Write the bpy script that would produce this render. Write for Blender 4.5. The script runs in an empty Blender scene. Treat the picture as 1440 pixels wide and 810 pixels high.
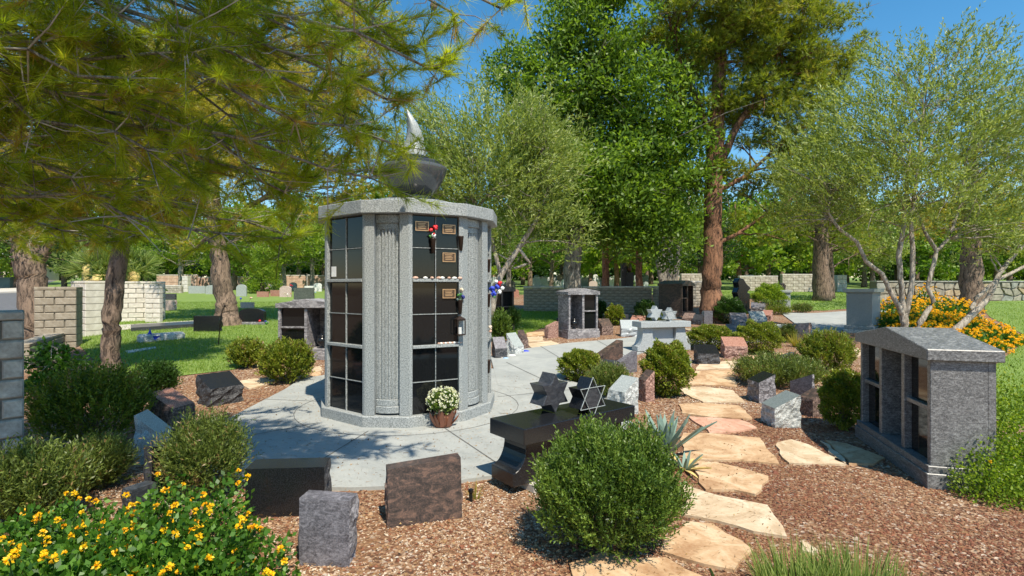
import bpy, bmesh, math, random
import numpy as np
from mathutils import Vector, noise, Matrix
R = math.radians
C = bpy.context.scene.collection
sc = bpy.context.scene
# ------------------------------------------------------------ camera, sky, sun, exposure
FPX, CX, HY, CAMH = 740.0, 720.0, 402.0, 1.6
cam = bpy.data.cameras.new('camera'); cam.sensor_width = 36; cam.lens = 36*FPX/1440
cam.shift_y = -(405-HY)/1440; cam.clip_end = 2000; cam.clip_start = .05
camo = bpy.data.objects.new('camera', cam); C.objects.link(camo)
camo.location = (0, 0, CAMH); camo.rotation_euler = (R(90), 0, 0); sc.camera = camo
w = bpy.data.worlds.new('World'); sc.world = w; w.use_nodes = True
SUN_EL, SX, SY = 58.0, .45, -.89          # sun stands behind and to the right of the camera
wn = w.node_tree.nodes; wl = w.node_tree.links
sky = wn.new('ShaderNodeTexSky'); sky.sky_type = 'NISHITA'; sky.sun_disc = False
sky.sun_elevation = R(SUN_EL); sky.sun_rotation = math.atan2(SX, SY)
sky.altitude = 600; sky.air_density = 1.15; sky.dust_density = .25; sky.ozone_density = 2.4
bg = wn['Background']; bg.inputs[1].default_value = .125
hsv = wn.new('ShaderNodeHueSaturation'); hsv.inputs['Saturation'].default_value = 1.32; hsv.inputs['Hue'].default_value = .49
wl.new(sky.outputs[0], hsv.inputs['Color']); wl.new(hsv.outputs[0], bg.inputs[0])
sl = bpy.data.lights.new('sun', 'SUN'); sl.energy = 5.0; sl.angle = R(.53); sl.color = (1, .91, .75)
so = bpy.data.objects.new('sun', sl); C.objects.link(so)
ce = math.cos(R(SUN_EL)); nn = math.hypot(SX, SY)
SUNV = Vector((SX/nn*ce, SY/nn*ce, math.sin(R(SUN_EL))))
so.rotation_euler = SUNV.to_track_quat('Z', 'Y').to_euler()
sc.view_settings.view_transform = 'Standard'; sc.view_settings.look = 'None'
sc.view_settings.exposure = .54; sc.view_settings.gamma = 1
# ------------------------------------------------------------ helpers
rng = np.random.default_rng(7); random.seed(7)
def gz(y):
    if y < 8: return 0.0
    if y < 25: return .045*(y-8)
    return .765+.03*(min(y, 115)-25)
def G(px, py):
    """ground point seen at a picture position"""
    s = (py-HY)/FPX
    Y = CAMH/s if s > 0 else 1e9
    if Y > 8: Y = (CAMH+.36)/(s+.045)
    if Y > 25: Y = min((CAMH-.765+.75)/(s+.03) if s > -.028 else 400, 110)
    return Vector(((px-CX)/FPX*Y, Y, gz(Y)))
def A(px, py, Y): return Vector(((px-CX)/FPX*Y, Y, CAMH-(py-HY)/FPX*Y))
def tag(o, label=None, cat=None, group=None, kind=None):
    if label: o['label'] = label
    if cat: o['category'] = cat
    if group: o['group'] = group
    if kind: o['kind'] = kind
    return o
def link(name, me, parent=None, loc=None):
    o = bpy.data.objects.new(name, me); C.objects.link(o)
    if parent: o.parent = parent
    if loc is not None: o.location = loc
    return o
def thing(name, label, cat, loc=(0, 0, 0), rz=0, group=None):
    o = link(name, None, None, loc); o.rotation_euler = (0, 0, rz)
    return tag(o, label, cat, group)
class MB:
    def __init__(s): s.v = []; s.f = []; s.m = []
    def add(s, vs, fs, mi=0):
        n = len(s.v); s.v += [tuple(v) for v in vs]; s.f += [tuple(i+n for i in f) for f in fs]; s.m += [mi]*len(fs); return s
    def box(s, x0, x1, y0, y1, z0, z1, mi=0):
        return s.add([(x0,y0,z0),(x1,y0,z0),(x1,y1,z0),(x0,y1,z0),(x0,y0,z1),(x1,y0,z1),(x1,y1,z1),(x0,y1,z1)],
                     [(3,2,1,0),(4,5,6,7),(0,1,5,4),(1,2,6,5),(2,3,7,6),(3,0,4,7)], mi)
    def prism(s, poly, z0, z1, mi=0, cap=True):
        n = len(poly); vs = [(p[0],p[1],z0) for p in poly]+[(p[0],p[1],z1) for p in poly]
        fs = [(i,(i+1)%n,n+(i+1)%n,n+i) for i in range(n)]
        if cap: fs += [tuple(range(n-1,-1,-1)), tuple(range(n,2*n))]
        return s.add(vs, fs, mi)
    def prism_y(s, poly, y0, y1, mi=0):     # polygon in xz (counter-clockwise seen from -y), extruded along y
        n = len(poly); vs = [(p[0],y0,p[1]) for p in poly]+[(p[0],y1,p[1]) for p in poly]
        fs = [((i+1)%n,i,n+i,n+(i+1)%n) for i in range(n)]+[tuple(range(n)), tuple(range(2*n-1,n-1,-1))]
        return s.add(vs, fs, mi)
    def tube(s, pts, rad, n=7, mi=0, jit=0):
        pts = [Vector(p) for p in pts]
        if not hasattr(rad, '__len__'): rad = [rad]*len(pts)
        vs = []; fs = []; up = Vector((.13,.21,1)).normalized()
        for i, p in enumerate(pts):
            t = (pts[min(i+1,len(pts)-1)]-pts[max(i-1,0)]).normalized()
            a = t.cross(up if abs(t.dot(up)) < .95 else Vector((1,0,0))).normalized(); b = t.cross(a)
            for k in range(n):
                q = 2*math.pi*k/n; r = rad[i]*(1+(random.uniform(-jit, jit) if jit else 0))
                vs.append(p+a*math.cos(q)*r+b*math.sin(q)*r)
        for i in range(len(pts)-1):
            for k in range(n):
                fs.append((i*n+k, i*n+(k+1)%n, (i+1)*n+(k+1)%n, (i+1)*n+k))
        fs.append(tuple(range(n-1,-1,-1))); fs.append(tuple(range((len(pts)-1)*n, len(pts)*n)))
        return s.add(vs, fs, mi)
    def lathe(s, prof, n=20, cx=0, cy=0, mi=0):
        vs = []; fs = []
        for r, z in prof:
            for k in range(n):
                q = 2*math.pi*k/n; vs.append((cx+r*math.cos(q), cy+r*math.sin(q), z))
        for i in range(len(prof)-1):
            for k in range(n): fs.append((i*n+k, i*n+(k+1)%n, (i+1)*n+(k+1)%n, (i+1)*n+k))
        fs.append(tuple(range(n-1,-1,-1))); fs.append(tuple(range((len(prof)-1)*n, len(prof)*n)))
        return s.add(vs, fs, mi)
    def ball(s, c, r, mi=0, n=6, m=4, sq=(1,1,1)):
        prof = [(math.sin(math.pi*(j+.3)/(m+.6))*r, -math.cos(math.pi*(j+.3)/(m+.6))*r) for j in range(m+1)]
        vs = []; fs = []
        for rr, z in prof:
            for k in range(n):
                q = 2*math.pi*k/n; vs.append((c[0]+rr*math.cos(q)*sq[0], c[1]+rr*math.sin(q)*sq[1], c[2]+z*sq[2]))
        for i in range(m):
            for k in range(n): fs.append((i*n+k, i*n+(k+1)%n, (i+1)*n+(k+1)%n, (i+1)*n+k))
        fs.append(tuple(range(n-1,-1,-1))); fs.append(tuple(range(m*n, (m+1)*n)))
        return s.add(vs, fs, mi)
    def mesh(s, name, mats, bevel=0, smooth=False):
        me = bpy.data.meshes.new(name); me.from_pydata(s.v, [], s.f)
        for m in (mats if isinstance(mats, (list, tuple)) else [mats]): me.materials.append(m)
        me.polygons.foreach_set('material_index', s.m)
        if bevel:
            bm = bmesh.new(); bm.from_mesh(me)
            bmesh.ops.bevel(bm, geom=[e for e in bm.edges if len(e.link_faces) == 2 and e.calc_face_angle(0) > .3],
                            offset=bevel, segments=1, affect='EDGES', profile=.5, clamp_overlap=True)
            bm.to_mesh(me); bm.free()
        if smooth: me.polygons.foreach_set('use_smooth', [True]*len(me.polygons))
        return me
    def obj(s, name, mats, parent=None, bevel=0, smooth=False, loc=None):
        return link(name, s.mesh(name, mats, bevel, smooth), parent, loc)
def npmesh(name, V, k, mat, var=None, smooth=False):
    """V: (n*k,3) vertices, every k of them one face"""
    n = len(V)//k; me = bpy.data.meshes.new(name)
    me.vertices.add(n*k); me.vertices.foreach_set('co', np.ascontiguousarray(V, dtype=np.float32).ravel())
    me.loops.add(n*k); me.loops.foreach_set('vertex_index', np.arange(n*k, dtype=np.int32))
    me.polygons.add(n); me.polygons.foreach_set('loop_start', np.arange(0, n*k, k, dtype=np.int32))
    me.polygons.foreach_set('loop_total', np.full(n, k, dtype=np.int32))
    me.update(calc_edges=True); me.materials.append(mat)
    if var is not None:
        at = me.attributes.new('var', 'FLOAT', 'FACE'); at.data.foreach_set('value', np.asarray(var, dtype=np.float32))
    return me
def unit(a): return a/np.maximum(np.linalg.norm(a, axis=-1, keepdims=True), 1e-9)
def leaves(P, D, L, W):
    """diamond leaves: base at P along D"""
    n = len(P); side = unit(np.cross(D, rng.normal(size=(n, 3))))
    L = np.broadcast_to(L, n)[:, None]; W = np.broadcast_to(W, n)[:, None]
    nr = np.cross(D, side)
    V = np.stack([P, P+D*L*.5+side*W*.5+nr*W*.12, P+D*L, P+D*L*.5-side*W*.5+nr*W*.12], 1)
    return V.reshape(-1, 3)
def needles(P, D, L, W):
    n = len(P); side = unit(np.cross(D, rng.normal(size=(n, 3))))
    L = np.broadcast_to(L, n)[:, None]; W = np.broadcast_to(W, n)[:, None]
    return np.stack([P-side*W*.5, P+side*W*.5, P+D*L], 1).reshape(-1, 3)
# ------------------------------------------------------------ materials
def newmat(name):
    m = bpy.data.materials.new(name); m.use_nodes = True; nt = m.node_tree
    return m, nt, nt.nodes['Principled BSDF']
def ramp(nt, fac, stops):
    r = nt.nodes.new('ShaderNodeValToRGB'); el = r.color_ramp.elements
    while len(el) < len(stops): el.new(.5)
    for e, (p, c) in zip(el, stops): e.position = p; e.color = (*c, 1)
    nt.links.new(fac, r.inputs[0]); return r.outputs[0]
def tex(nt, kind, scale, vec=None, **kw):
    t = nt.nodes.new('ShaderNodeTex'+kind); t.inputs['Scale'].default_value = scale
    for k, v in kw.items():
        if k in t.inputs: t.inputs[k].default_value = v
        else: setattr(t, k, v)
    if vec is not None: nt.links.new(vec, t.inputs['Vector'])
    return t
def coord(nt, sc_=(1,1,1), which='Object', rot=(0,0,0)):
    c = nt.nodes.new('ShaderNodeTexCoord'); m = nt.nodes.new('ShaderNodeMapping')
    m.inputs['Scale'].default_value = sc_; m.inputs['Rotation'].default_value = rot
    nt.links.new(c.outputs[which], m.inputs[0]); return m.outputs[0]
def mixc(nt, fac, a, b, mode='MIX'):
    m = nt.nodes.new('ShaderNodeMix'); m.data_type = 'RGBA'; m.blend_type = mode
    for s, v in ((m.inputs[0], fac), (m.inputs[6], a), (m.inputs[7], b)):
        if isinstance(v, (int, float)): s.default_value = v
        elif isinstance(v, tuple): s.default_value = (*v, 1)
        else: nt.links.new(v, s)
    return m.outputs[2]
def bump(nt, b, h, strength, dist=.01):
    n = nt.nodes.new('ShaderNodeBump'); n.inputs['Strength'].default_value = strength; n.inputs['Distance'].default_value = dist
    nt.links.new(h, n.inputs['Height']); nt.links.new(n.outputs[0], b.inputs['Normal'])
def granite(name, dark, mid, light, scale=160, rough=.3, swirl=0, bmp=0, wear=0):
    m, nt, b = newmat(name); v = coord(nt)
    n1 = tex(nt, 'Noise', scale, v, Detail=3.0, Roughness=.7)
    col = ramp(nt, n1.outputs[0], [(.36, dark), (.5, mid), (.66, light)])
    if swirl:
        v2 = coord(nt, (1,1,2.2), rot=(.5,.7,.3))
        n2 = tex(nt, 'Noise', swirl, v2, Detail=7.0, Roughness=.72, Distortion=1.6)
        c2 = ramp(nt, n2.outputs[0], [(.38, dark), (.5, mid), (.6, light)])
        col = mixc(nt, .6, col, c2)
    if wear:
        n3 = tex(nt, 'Noise', 2.3, v, Detail=6.0, Roughness=.6)
        k = ramp(nt, n3.outputs[0], [(.5, (0,0,0)), (.72, (wear,)*3)])
        col = mixc(nt, k, col, (.42,.4,.37))
    nt.links.new(col, b.inputs['Base Color']); b.inputs['Roughness'].default_value = rough
    if bmp:
        n4 = tex(nt, 'Noise', 38, v, Detail=6.0, Roughness=.65); bump(nt, b, n4.outputs[0], bmp, .02)
    return m
def plain(name, col, rough=.5, metal=0, var=.15, scale=20, bmp=0):
    m, nt, b = newmat(name); v = coord(nt); n = tex(nt, 'Noise', scale, v, Detail=4.0)
    d = tuple(c*(1-var) for c in col); l = tuple(min(1, c*(1+var)) for c in col)
    nt.links.new(ramp(nt, n.outputs[0], [(.3, d), (.7, l)]), b.inputs['Base Color'])
    b.inputs['Roughness'].default_value = rough; b.inputs['Metallic'].default_value = metal
    if bmp: bump(nt, b, n.outputs[0], bmp, .01)
    return m
def leafmat(name, cols, transl=.35, rough=.45, spec=.4, brown=0):
    m, nt, b = newmat(name)
    a = nt.nodes.new('ShaderNodeAttribute'); a.attribute_name = 'var'
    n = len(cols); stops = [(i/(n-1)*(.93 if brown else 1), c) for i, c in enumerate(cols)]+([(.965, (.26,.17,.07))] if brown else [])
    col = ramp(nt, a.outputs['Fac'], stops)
    nt.links.new(col, b.inputs['Base Color']); b.inputs['Roughness'].default_value = rough
    b.inputs['Specular IOR Level'].default_value = spec
    t = nt.nodes.new('ShaderNodeBsdfTranslucent'); x = nt.nodes.new('ShaderNodeMixShader'); x.inputs[0].default_value = transl
    tc = mixc(nt, 1.0, col, (1.5, 1.45, .7), 'MULTIPLY')
    nt.links.new(tc, t.inputs[0]); nt.links.new(b.outputs[0], x.inputs[1]); nt.links.new(t.outputs[0], x.inputs[2])
    nt.links.new(x.outputs[0], nt.nodes['Material Output'].inputs[0]); return m
def barkmat(name, d, l):
    m, nt, b = newmat(name); v = coord(nt, (1,1,.28)); n = tex(nt, 'Noise', 15, v, Detail=7.0, Roughness=.75, Distortion=.8)
    nt.links.new(ramp(nt, n.outputs[0], [(.4, d), (.56, l)]), b.inputs['Base Color']); b.inputs['Roughness'].default_value = .9
    bump(nt, b, n.outputs[0], .9, .04); return m
def attrmat(name, cols, rough=.8, grain=True):
    m, nt, b = newmat(name); a = nt.nodes.new('ShaderNodeAttribute'); a.attribute_name = 'var'
    n = len(cols); col = ramp(nt, a.outputs['Fac'], [(i/(n-1), c) for i, c in enumerate(cols)])
    nt.links.new(col, b.inputs['Base Color']); b.inputs['Roughness'].default_value = rough; return m
M = {}
M['tower'] = granite('grey speckled granite', (.12,.13,.13), (.28,.3,.3), (.45,.47,.47), 80, .42, bmp=.05)
M['tower_rough'] = granite('grey steeled granite', (.13,.14,.14), (.28,.3,.3), (.44,.46,.46), 80, .6, bmp=.1)
M['niche'] = granite('polished black granite', (.005,.006,.007), (.008,.009,.010), (.015,.016,.017), 200, .06)
M['niche'].node_tree.nodes['Principled BSDF'].inputs['Specular IOR Level'].default_value = .36
M['steel'] = granite('smooth steel grey granite', (.09,.11,.115), (.17,.2,.2), (.27,.3,.3), 120, .35)
M['black'] = granite('black granite', (.005,.006,.008), (.010,.011,.013), (.028,.03,.034), 180, .2)
M['black_rough'] = granite('broken black granite', (.012,.012,.015), (.04,.04,.045), (.12,.12,.125), 60, .55, bmp=.9)
M['charcoal'] = granite('charcoal granite', (.018,.019,.024), (.035,.037,.044), (.08,.083,.092), 120, .3, swirl=14)
M['violet'] = granite('violet grey granite', (.045,.042,.05), (.12,.115,.13), (.27,.26,.29), 110, .4, swirl=16)
M['violet_rough'] = granite('broken violet granite', (.05,.045,.05), (.17,.16,.17), (.42,.4,.42), 50, .75, swirl=10, bmp=1)
M['brown'] = granite('brown black granite', (.02,.018,.018), (.06,.045,.04), (.2,.12,.09), 90, .35, swirl=7)
M['brown_rough'] = granite('broken brown granite', (.05,.035,.03), (.17,.11,.09), (.38,.27,.22), 40, .8, bmp=1)
M['light'] = granite('pale grey granite', (.16,.18,.18), (.33,.36,.35), (.52,.55,.54), 130, .35)
M['light_rough'] = granite('broken pale granite', (.15,.16,.16), (.42,.44,.43), (.75,.76,.74), 30, .8, swirl=8, bmp=1)
M['red'] = granite('red granite', (.13,.05,.035), (.36,.17,.12), (.55,.33,.26), 80, .4)
M['red_rough'] = granite('broken red granite', (.12,.06,.045), (.34,.19,.15), (.5,.34,.28), 36, .8, bmp=1)
M['blue_grey'] = granite('blue grey swirled granite', (.06,.062,.068), (.19,.2,.21), (.4,.41,.42), 90, .45, swirl=9)
M['blue_brown'] = granite('warm swirled granite', (.05,.05,.053), (.135,.135,.137), (.33,.33,.33), 90, .34, swirl=20)
M['weather'] = granite('weathered purple grey granite', (.05,.045,.05), (.2,.19,.2), (.5,.48,.48), 60, .6, swirl=5, bmp=.3)
M['pale'] = granite('pale bench granite', (.2,.22,.23), (.36,.39,.4), (.52,.55,.56), 120, .35)
M['pink'] = granite('pink granite', (.3,.2,.18), (.5,.38,.34), (.68,.56,.52), 60, .5)
M['maroon'] = granite('maroon granite', (.1,.06,.06), (.2,.13,.13), (.32,.23,.23), 60, .35)
M['green'] = granite('dark green granite', (.03,.035,.03), (.08,.09,.08), (.16,.17,.15), 50, .4)
M['white'] = granite('white marble', (.5,.5,.5), (.7,.7,.69), (.8,.8,.8), 12, .5)
M['bronze'] = plain('dark bronze', (.12,.075,.045), .45, .6)
M['bronze_rim'] = plain('bright bronze', (.62,.38,.2), .35, .5)
M['bronze_dark'] = plain('aged bronze', (.05,.032,.025), .45, .6)
def concrete(name, d, l):
    m, nt, b = newmat(name); v = coord(nt, which='Object')
    n1 = tex(nt, 'Noise', 1.6, v, Detail=9.0, Roughness=.68, Distortion=1.2); n2 = tex(nt, 'Noise', 60, v, Detail=3.0)
    c = mixc(nt, .3, ramp(nt, n1.outputs[0], [(.3, d), (.7, l)]), ramp(nt, n2.outputs[0], [(.3, d), (.7, l)]))
    nt.links.new(c, b.inputs['Base Color']); b.inputs['Roughness'].default_value = .85; bump(nt, b, n2.outputs[0], .15, .004); return m
M['concrete'] = concrete('path concrete', (.23,.245,.24), (.4,.41,.39))
M['kerb'] = concrete('warm kerb concrete', (.4,.37,.33), (.6,.56,.5))
M['stone'] = None
def sandstone(name, cols):
    m, nt, b = newmat(name); v = coord(nt, which='Object'); n = tex(nt, 'Noise', 3.2, v, Detail=8.0, Roughness=.62, Distortion=1.2)
    n2 = tex(nt, 'Noise', 45, v, Detail=5.0)
    nt.links.new(mixc(nt, .25, ramp(nt, n.outputs[0], [(.37, cols[0]), (.5, cols[1]), (.62, cols[2])]), ramp(nt, n2.outputs[0], [(.3, cols[0]), (.7, cols[2])])), b.inputs['Base Color'])
    b.inputs['Roughness'].default_value = .85; bump(nt, b, n.outputs[0], .45, .02); return m
M['flag_tan'] = sandstone('tan flagstone', [(.33,.18,.085), (.48,.31,.17), (.6,.45,.29)])
M['flag_pale'] = sandstone('pale flagstone', [(.4,.28,.165), (.54,.41,.27), (.63,.53,.39)])
M['flag_pink'] = sandstone('pink flagstone', [(.4,.2,.13), (.55,.31,.21), (.62,.4,.29)])
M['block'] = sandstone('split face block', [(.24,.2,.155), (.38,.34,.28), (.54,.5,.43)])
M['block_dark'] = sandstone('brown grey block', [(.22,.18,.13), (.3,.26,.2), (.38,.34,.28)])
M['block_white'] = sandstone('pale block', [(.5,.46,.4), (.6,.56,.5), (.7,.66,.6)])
M['block_near'] = sandstone('near split face block', [(.22,.2,.17), (.4,.37,.32), (.6,.56,.48)])
M['mortar'] = plain('mortar', (.22,.2,.17), .95, var=.2)
M['pinkwall'] = sandstone('salmon block', [(.4,.26,.19), (.52,.35,.26), (.6,.44,.34)])
M['wall_a'] = sandstone('grey brown fieldstone', [(.17,.16,.12), (.29,.27,.21), (.4,.37,.3)])
M['wall_b'] = sandstone('blue grey fieldstone', [(.14,.15,.13), (.24,.25,.22), (.36,.37,.33)])
M['wall_c'] = sandstone('ochre fieldstone', [(.25,.18,.1), (.36,.28,.17), (.48,.4,.28)])
M['asphalt'] = plain('asphalt', (.11,.11,.115), .9, var=.2, scale=8)
M['bark'] = barkmat('pine bark', (.035,.024,.018), (.26,.185,.135))
M['bark_red'] = barkmat('red pine bark', (.05,.024,.014), (.3,.15,.085))
M['bark_grey'] = barkmat('grey bark', (.09,.08,.065), (.33,.3,.25))
M['bark_pale'] = barkmat('pale olive bark', (.16,.13,.1), (.48,.42,.35))
M['twig'] = plain('weathered twig', (.2,.16,.13), .9, var=.4)
M['twig_pale'] = plain('bleached twig', (.36,.33,.3), .9, var=.3)
M['ndl_near'] = leafmat('near pine needles', [(.13,.18,.012), (.25,.33,.02), (.38,.46,.03), (.48,.5,.04), (.44,.29,.09)], .62)
M['ndl_gold'] = leafmat('golden pine needles', [(.14,.16,.018), (.27,.29,.026), (.42,.4,.045), (.48,.4,.07), (.36,.24,.09)], .5)
M['ndl_pine'] = leafmat('pine needles', [(.1,.135,.014), (.18,.24,.022), (.28,.33,.035), (.35,.31,.06)], .5)
M['lf_ash'] = leafmat('ash leaves', [(.05,.1,.014), (.1,.18,.02), (.17,.29,.03), (.27,.39,.07)], .5)
M['lf_olive'] = leafmat('olive leaves', [(.1,.15,.035), (.19,.26,.055), (.3,.37,.09), (.44,.49,.22)], .42)
M['lf_lime'] = leafmat('lime leaves', [(.07,.13,.014), (.15,.25,.024), (.25,.36,.035), (.33,.4,.05)], .5)
M['lf_dark'] = leafmat('dark leaves', [(.02,.045,.01), (.035,.085,.014), (.07,.15,.022)], .4)
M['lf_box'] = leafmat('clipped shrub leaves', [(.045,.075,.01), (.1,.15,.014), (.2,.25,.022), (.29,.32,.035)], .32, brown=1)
M['lf_green'] = leafmat('bright shrub leaves', [(.03,.06,.01), (.065,.12,.016), (.12,.2,.026), (.2,.28,.045)], .3)
M['lf_rose'] = leafmat('rosemary leaves', [(.055,.08,.02), (.12,.165,.03), (.22,.27,.055)], .3, brown=1)
M['lf_lant'] = leafmat('lantana leaves', [(.02,.055,.01), (.045,.125,.014), (.09,.21,.02), (.16,.3,.035)], .4)
M['flower'] = leafmat('yellow petals', [(.85,.4,.01), (.9,.56,.012), (.92,.68,.025)], .3)
M['petal_white'] = leafmat('white petals', [(.6,.62,.35), (.8,.8,.68), (.85,.85,.8)], .3)
M['grass'] = leafmat('lawn grass', [(.09,.15,.018), (.16,.26,.03), (.24,.36,.05), (.36,.38,.1)], .5)
M['agave'] = plain('agave leaf', (.17,.25,.2), .5, var=.25, scale=6)
M['agave_dry'] = plain('dry agave leaf', (.55,.42,.15), .7, var=.3)
M['yucca'] = leafmat('yucca blades', [(.1,.16,.03), (.2,.28,.06), (.34,.38,.12)], .3)
M['pebble'] = attrmat('gravel stones', [(.035,.014,.008), (.15,.046,.022), (.22,.08,.036), (.29,.16,.08), (.39,.26,.155), (.58,.5,.4), (.25,.22,.2)])
def groundmat():
    m, nt, b = newmat('gravel and soil'); v = coord(nt, which='Object')
    vo = tex(nt, 'Voronoi', 46, v); n = tex(nt, 'Noise', .8, v, Detail=5.0)
    sep = nt.nodes.new('ShaderNodeSeparateColor'); nt.links.new(vo.outputs['Color'], sep.inputs[0])
    c = ramp(nt, sep.outputs[0], [(0, (.06,.026,.014)), (.3, (.17,.08,.04)), (.6, (.26,.145,.075)), (.85, (.36,.24,.15)), (1, (.5,.42,.34))])
    c2 = mixc(nt, ramp(nt, n.outputs[0], [(.42, (0,0,0)), (.62, (.55,.55,.55))]), c, (.19,.09,.04))
    nt.links.new(c2, b.inputs['Base Color']); b.inputs['Roughness'].default_value = .95
    bump(nt, b, vo.outputs['Distance'], .7, .02); return m
M['ground'] = groundmat()
def lawnmat():
    m, nt, b = newmat('lawn turf'); v = coord(nt, which='Object'); n = tex(nt, 'Noise', 1.2, v, Detail=8.0, Roughness=.7); n2 = tex(nt, 'Noise', 50, v, Detail=4.0)
    c = mixc(nt, .5, ramp(nt, n.outputs[0], [(.3, (.12,.19,.03)), (.7, (.24,.31,.06))]), ramp(nt, n2.outputs[0], [(.3, (.07,.14,.024)), (.7, (.19,.29,.06))]))
    nt.links.new(c, b.inputs['Base Color']); b.inputs['Roughness'].default_value = .9; bump(nt, b, n2.outputs[0], .6, .03); return m
M['lawn'] = lawnmat()
PAL = {'roserd': (.6,.02,.03), 'blue': (.03,.06,.5), 'whitep': (.75,.75,.73), 'dkblue': (.02,.03,.2), 'pinkp': (.7,.3,.32), 'purple': (.09,.06,.3),
       'greenp': (.05,.2,.03), 'bluelt': (.3,.45,.6), 'foil': (.24,.09,.05), 'tealbox': (.1,.15,.14), 'cream': (.6,.5,.38), 'pinkst': (.55,.35,.27), 'cat': (.75,.74,.7)}
for k_, c_ in PAL.items(): M[k_] = plain(k_+' colour', c_, .5, var=.12)
# ------------------------------------------------------------ terrain and sheets
def sheet(name, pts, dz, mat, thick=0, parent=None, jag=0, bev=0):
    """flat piece laid on the ground; pts are world xy"""
    if jag:
        q = []
        for i in range(len(pts)):
            a, b = Vector(pts[i][:2]), Vector(pts[(i+1)%len(pts)][:2]); n = max(1, int((b-a).length/.12))
            for k in range(n):
                p = a.lerp(b, k/n); q.append((p.x+random.uniform(-jag, jag), p.y+random.uniform(-jag, jag)))
        pts = q
    bm = bmesh.new(); vs = [bm.verts.new((p[0], p[1], 0)) for p in pts]; f = bm.faces.new(vs)
    bm.normal_update()
    if f.normal.z < 0: f.normal_flip()
    bmesh.ops.triangulate(bm, faces=bm.faces[:])
    for k in (8, 25, 115):
        bmesh.ops.bisect_plane(bm, geom=bm.verts[:]+bm.edges[:]+bm.faces[:], plane_co=(0,k,0), plane_no=(0,1,0))
    for v in bm.verts: v.co.z = gz(v.co.y)+dz
    if thick:
        be = [e for e in bm.edges if len(e.link_faces) == 1]
        r = bmesh.ops.extrude_edge_only(bm, edges=be)
        for v in [g for g in r['geom'] if isinstance(g, bmesh.types.BMVert)]: v.co.z -= thick
    bmesh.ops.recalc_face_normals(bm, faces=bm.faces[:])
    me = bpy.data.meshes.new(name); bm.to_mesh(me); bm.free(); me.materials.append(mat)
    if sum(p.normal.z*p.area for p in me.polygons) < 0: me.flip_normals()
    return link(name, me, parent)
def px(*pts): return [tuple(G(*p)[:2]) for p in pts]
def inpoly(P, poly):
    x, y = P[:, 0], P[:, 1]; r = np.zeros(len(P), bool); n = len(poly)
    for i in range(n):
        x1, y1 = poly[i]; x2, y2 = poly[(i+1)%n]
        c = (y1 > y) != (y2 > y); r ^= c & (x < (x2-x1)*(y-y1)/((y2-y1) or 1e-9)+x1)
    return r
GZ = lambda y: np.where(y < 8, 0, np.where(y < 25, .045*(y-8), .765+.03*(np.minimum(y, 115)-25)))
ys = [-60, 8, 25, 115, 900]; g = MB()
g.add([(x, y, gz(y)) for y in ys for x in (-900, 900)], [(2*i, 2*i+1, 2*i+3, 2*i+2) for i in range(4)])
tag(g.obj('ground', M['ground']), kind='structure')
TC = Vector((-1.336, 6.92, 0)); 
pad = [(TC.x+2.82*math.cos(a), TC.y+2.82*math.sin(a)) for a in [R(d) for d in range(0, 360, 8)]]
pad = [(max(p[0], -3.85+.02*i%3), p[1]) for i, p in enumerate(pad)]
tag(sheet('concrete_pad', pad, .03, M['concrete'], .08), kind='structure')
path_poly = px((700,545),(690,503),(740,492),(800,484),(870,478),(912,473),(975,470),(1040,464),(1085,470),(1110,477),(1040,484),(975,487),(903,497),(870,510),(800,530),(775,552))
tag(sheet('concrete_path', path_poly, .034, M['concrete'], .08), kind='structure')
path2 = px((1098,441),(1150,441),(1210,437),(1300,436),(1300,444),(1205,452),(1205,459),(1170,471),(1128,473),(1104,468),(1118,456))
tag(sheet('entry_path', path2, .03, M['concrete'], .08), kind='structure')
cp = bpy.data.objects['concrete_pad']
M['joint'] = plain('joint line', (.12,.12,.115), .95)
def strip(a, b, w=.006, par=cp, dz=.034):
    a, b = Vector(a[:2]), Vector(b[:2]); d = (b-a).normalized(); q = Vector((-d.y, d.x))*w
    return sheet('joint', [tuple(a-q), tuple(b-q), tuple(b+q), tuple(a+q)], dz, M['joint'], 0, par)
for dg in (-62, -100, -135, -20, 25, 170): strip(TC+Vector((1.25*math.cos(R(dg)), 1.25*math.sin(R(dg)), 0)), TC+Vector((2.78*math.cos(R(dg)), 2.78*math.sin(R(dg)), 0)))
cq = bpy.data.objects['concrete_path']
for p_, q_ in (((712,512),(770,540)),((760,489),(812,521)),((840,481),(880,503)),((912,473),(940,491))): strip(G(*p_), G(*q_), .008, cq, .038)
for k_ in range(36):
    a_ = R(k_*10); b_ = R(k_*10+10); strip(TC+Vector((1.42*math.cos(a_), 1.42*math.sin(a_), 0)), TC+Vector((1.42*math.cos(b_), 1.42*math.sin(b_), 0)), .004)
LAWNS = {
 'left_lawn': px((110,446),(225,428),(240,412),(330,405),(460,404),(560,404),(640,404),(640,450),(470,470),(452,478),(400,500),(330,520),(230,532),(170,530),(130,505),(105,480)),
 'middle_lawn': px((640,452),(690,441),(735,435),(795,434),(845,438),(800,457),(762,462),(722,476),(640,486)),
 'right_lawn': px((1398,590),(1390,522),(1432,488),(1438,470),(1392,446),(1372,424),(1600,420),(1700,480),(1700,640)),
 'far_lawn': px((985,410),(1090,409),(1200,409),(1240,411),(1240,430),(1160,437),(1100,436),(1060,420),(985,426)),
}
far_green = [(-90,27),(-14,27),(-14,34),(40,34),(90,30),(110,110),(-110,110)]
for n_, p_ in LAWNS.items(): tag(sheet(n_, p_, .012, M['lawn']), kind='structure')
tag(sheet('distant_lawn', far_green, .008, M['lawn']), kind='structure')
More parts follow.
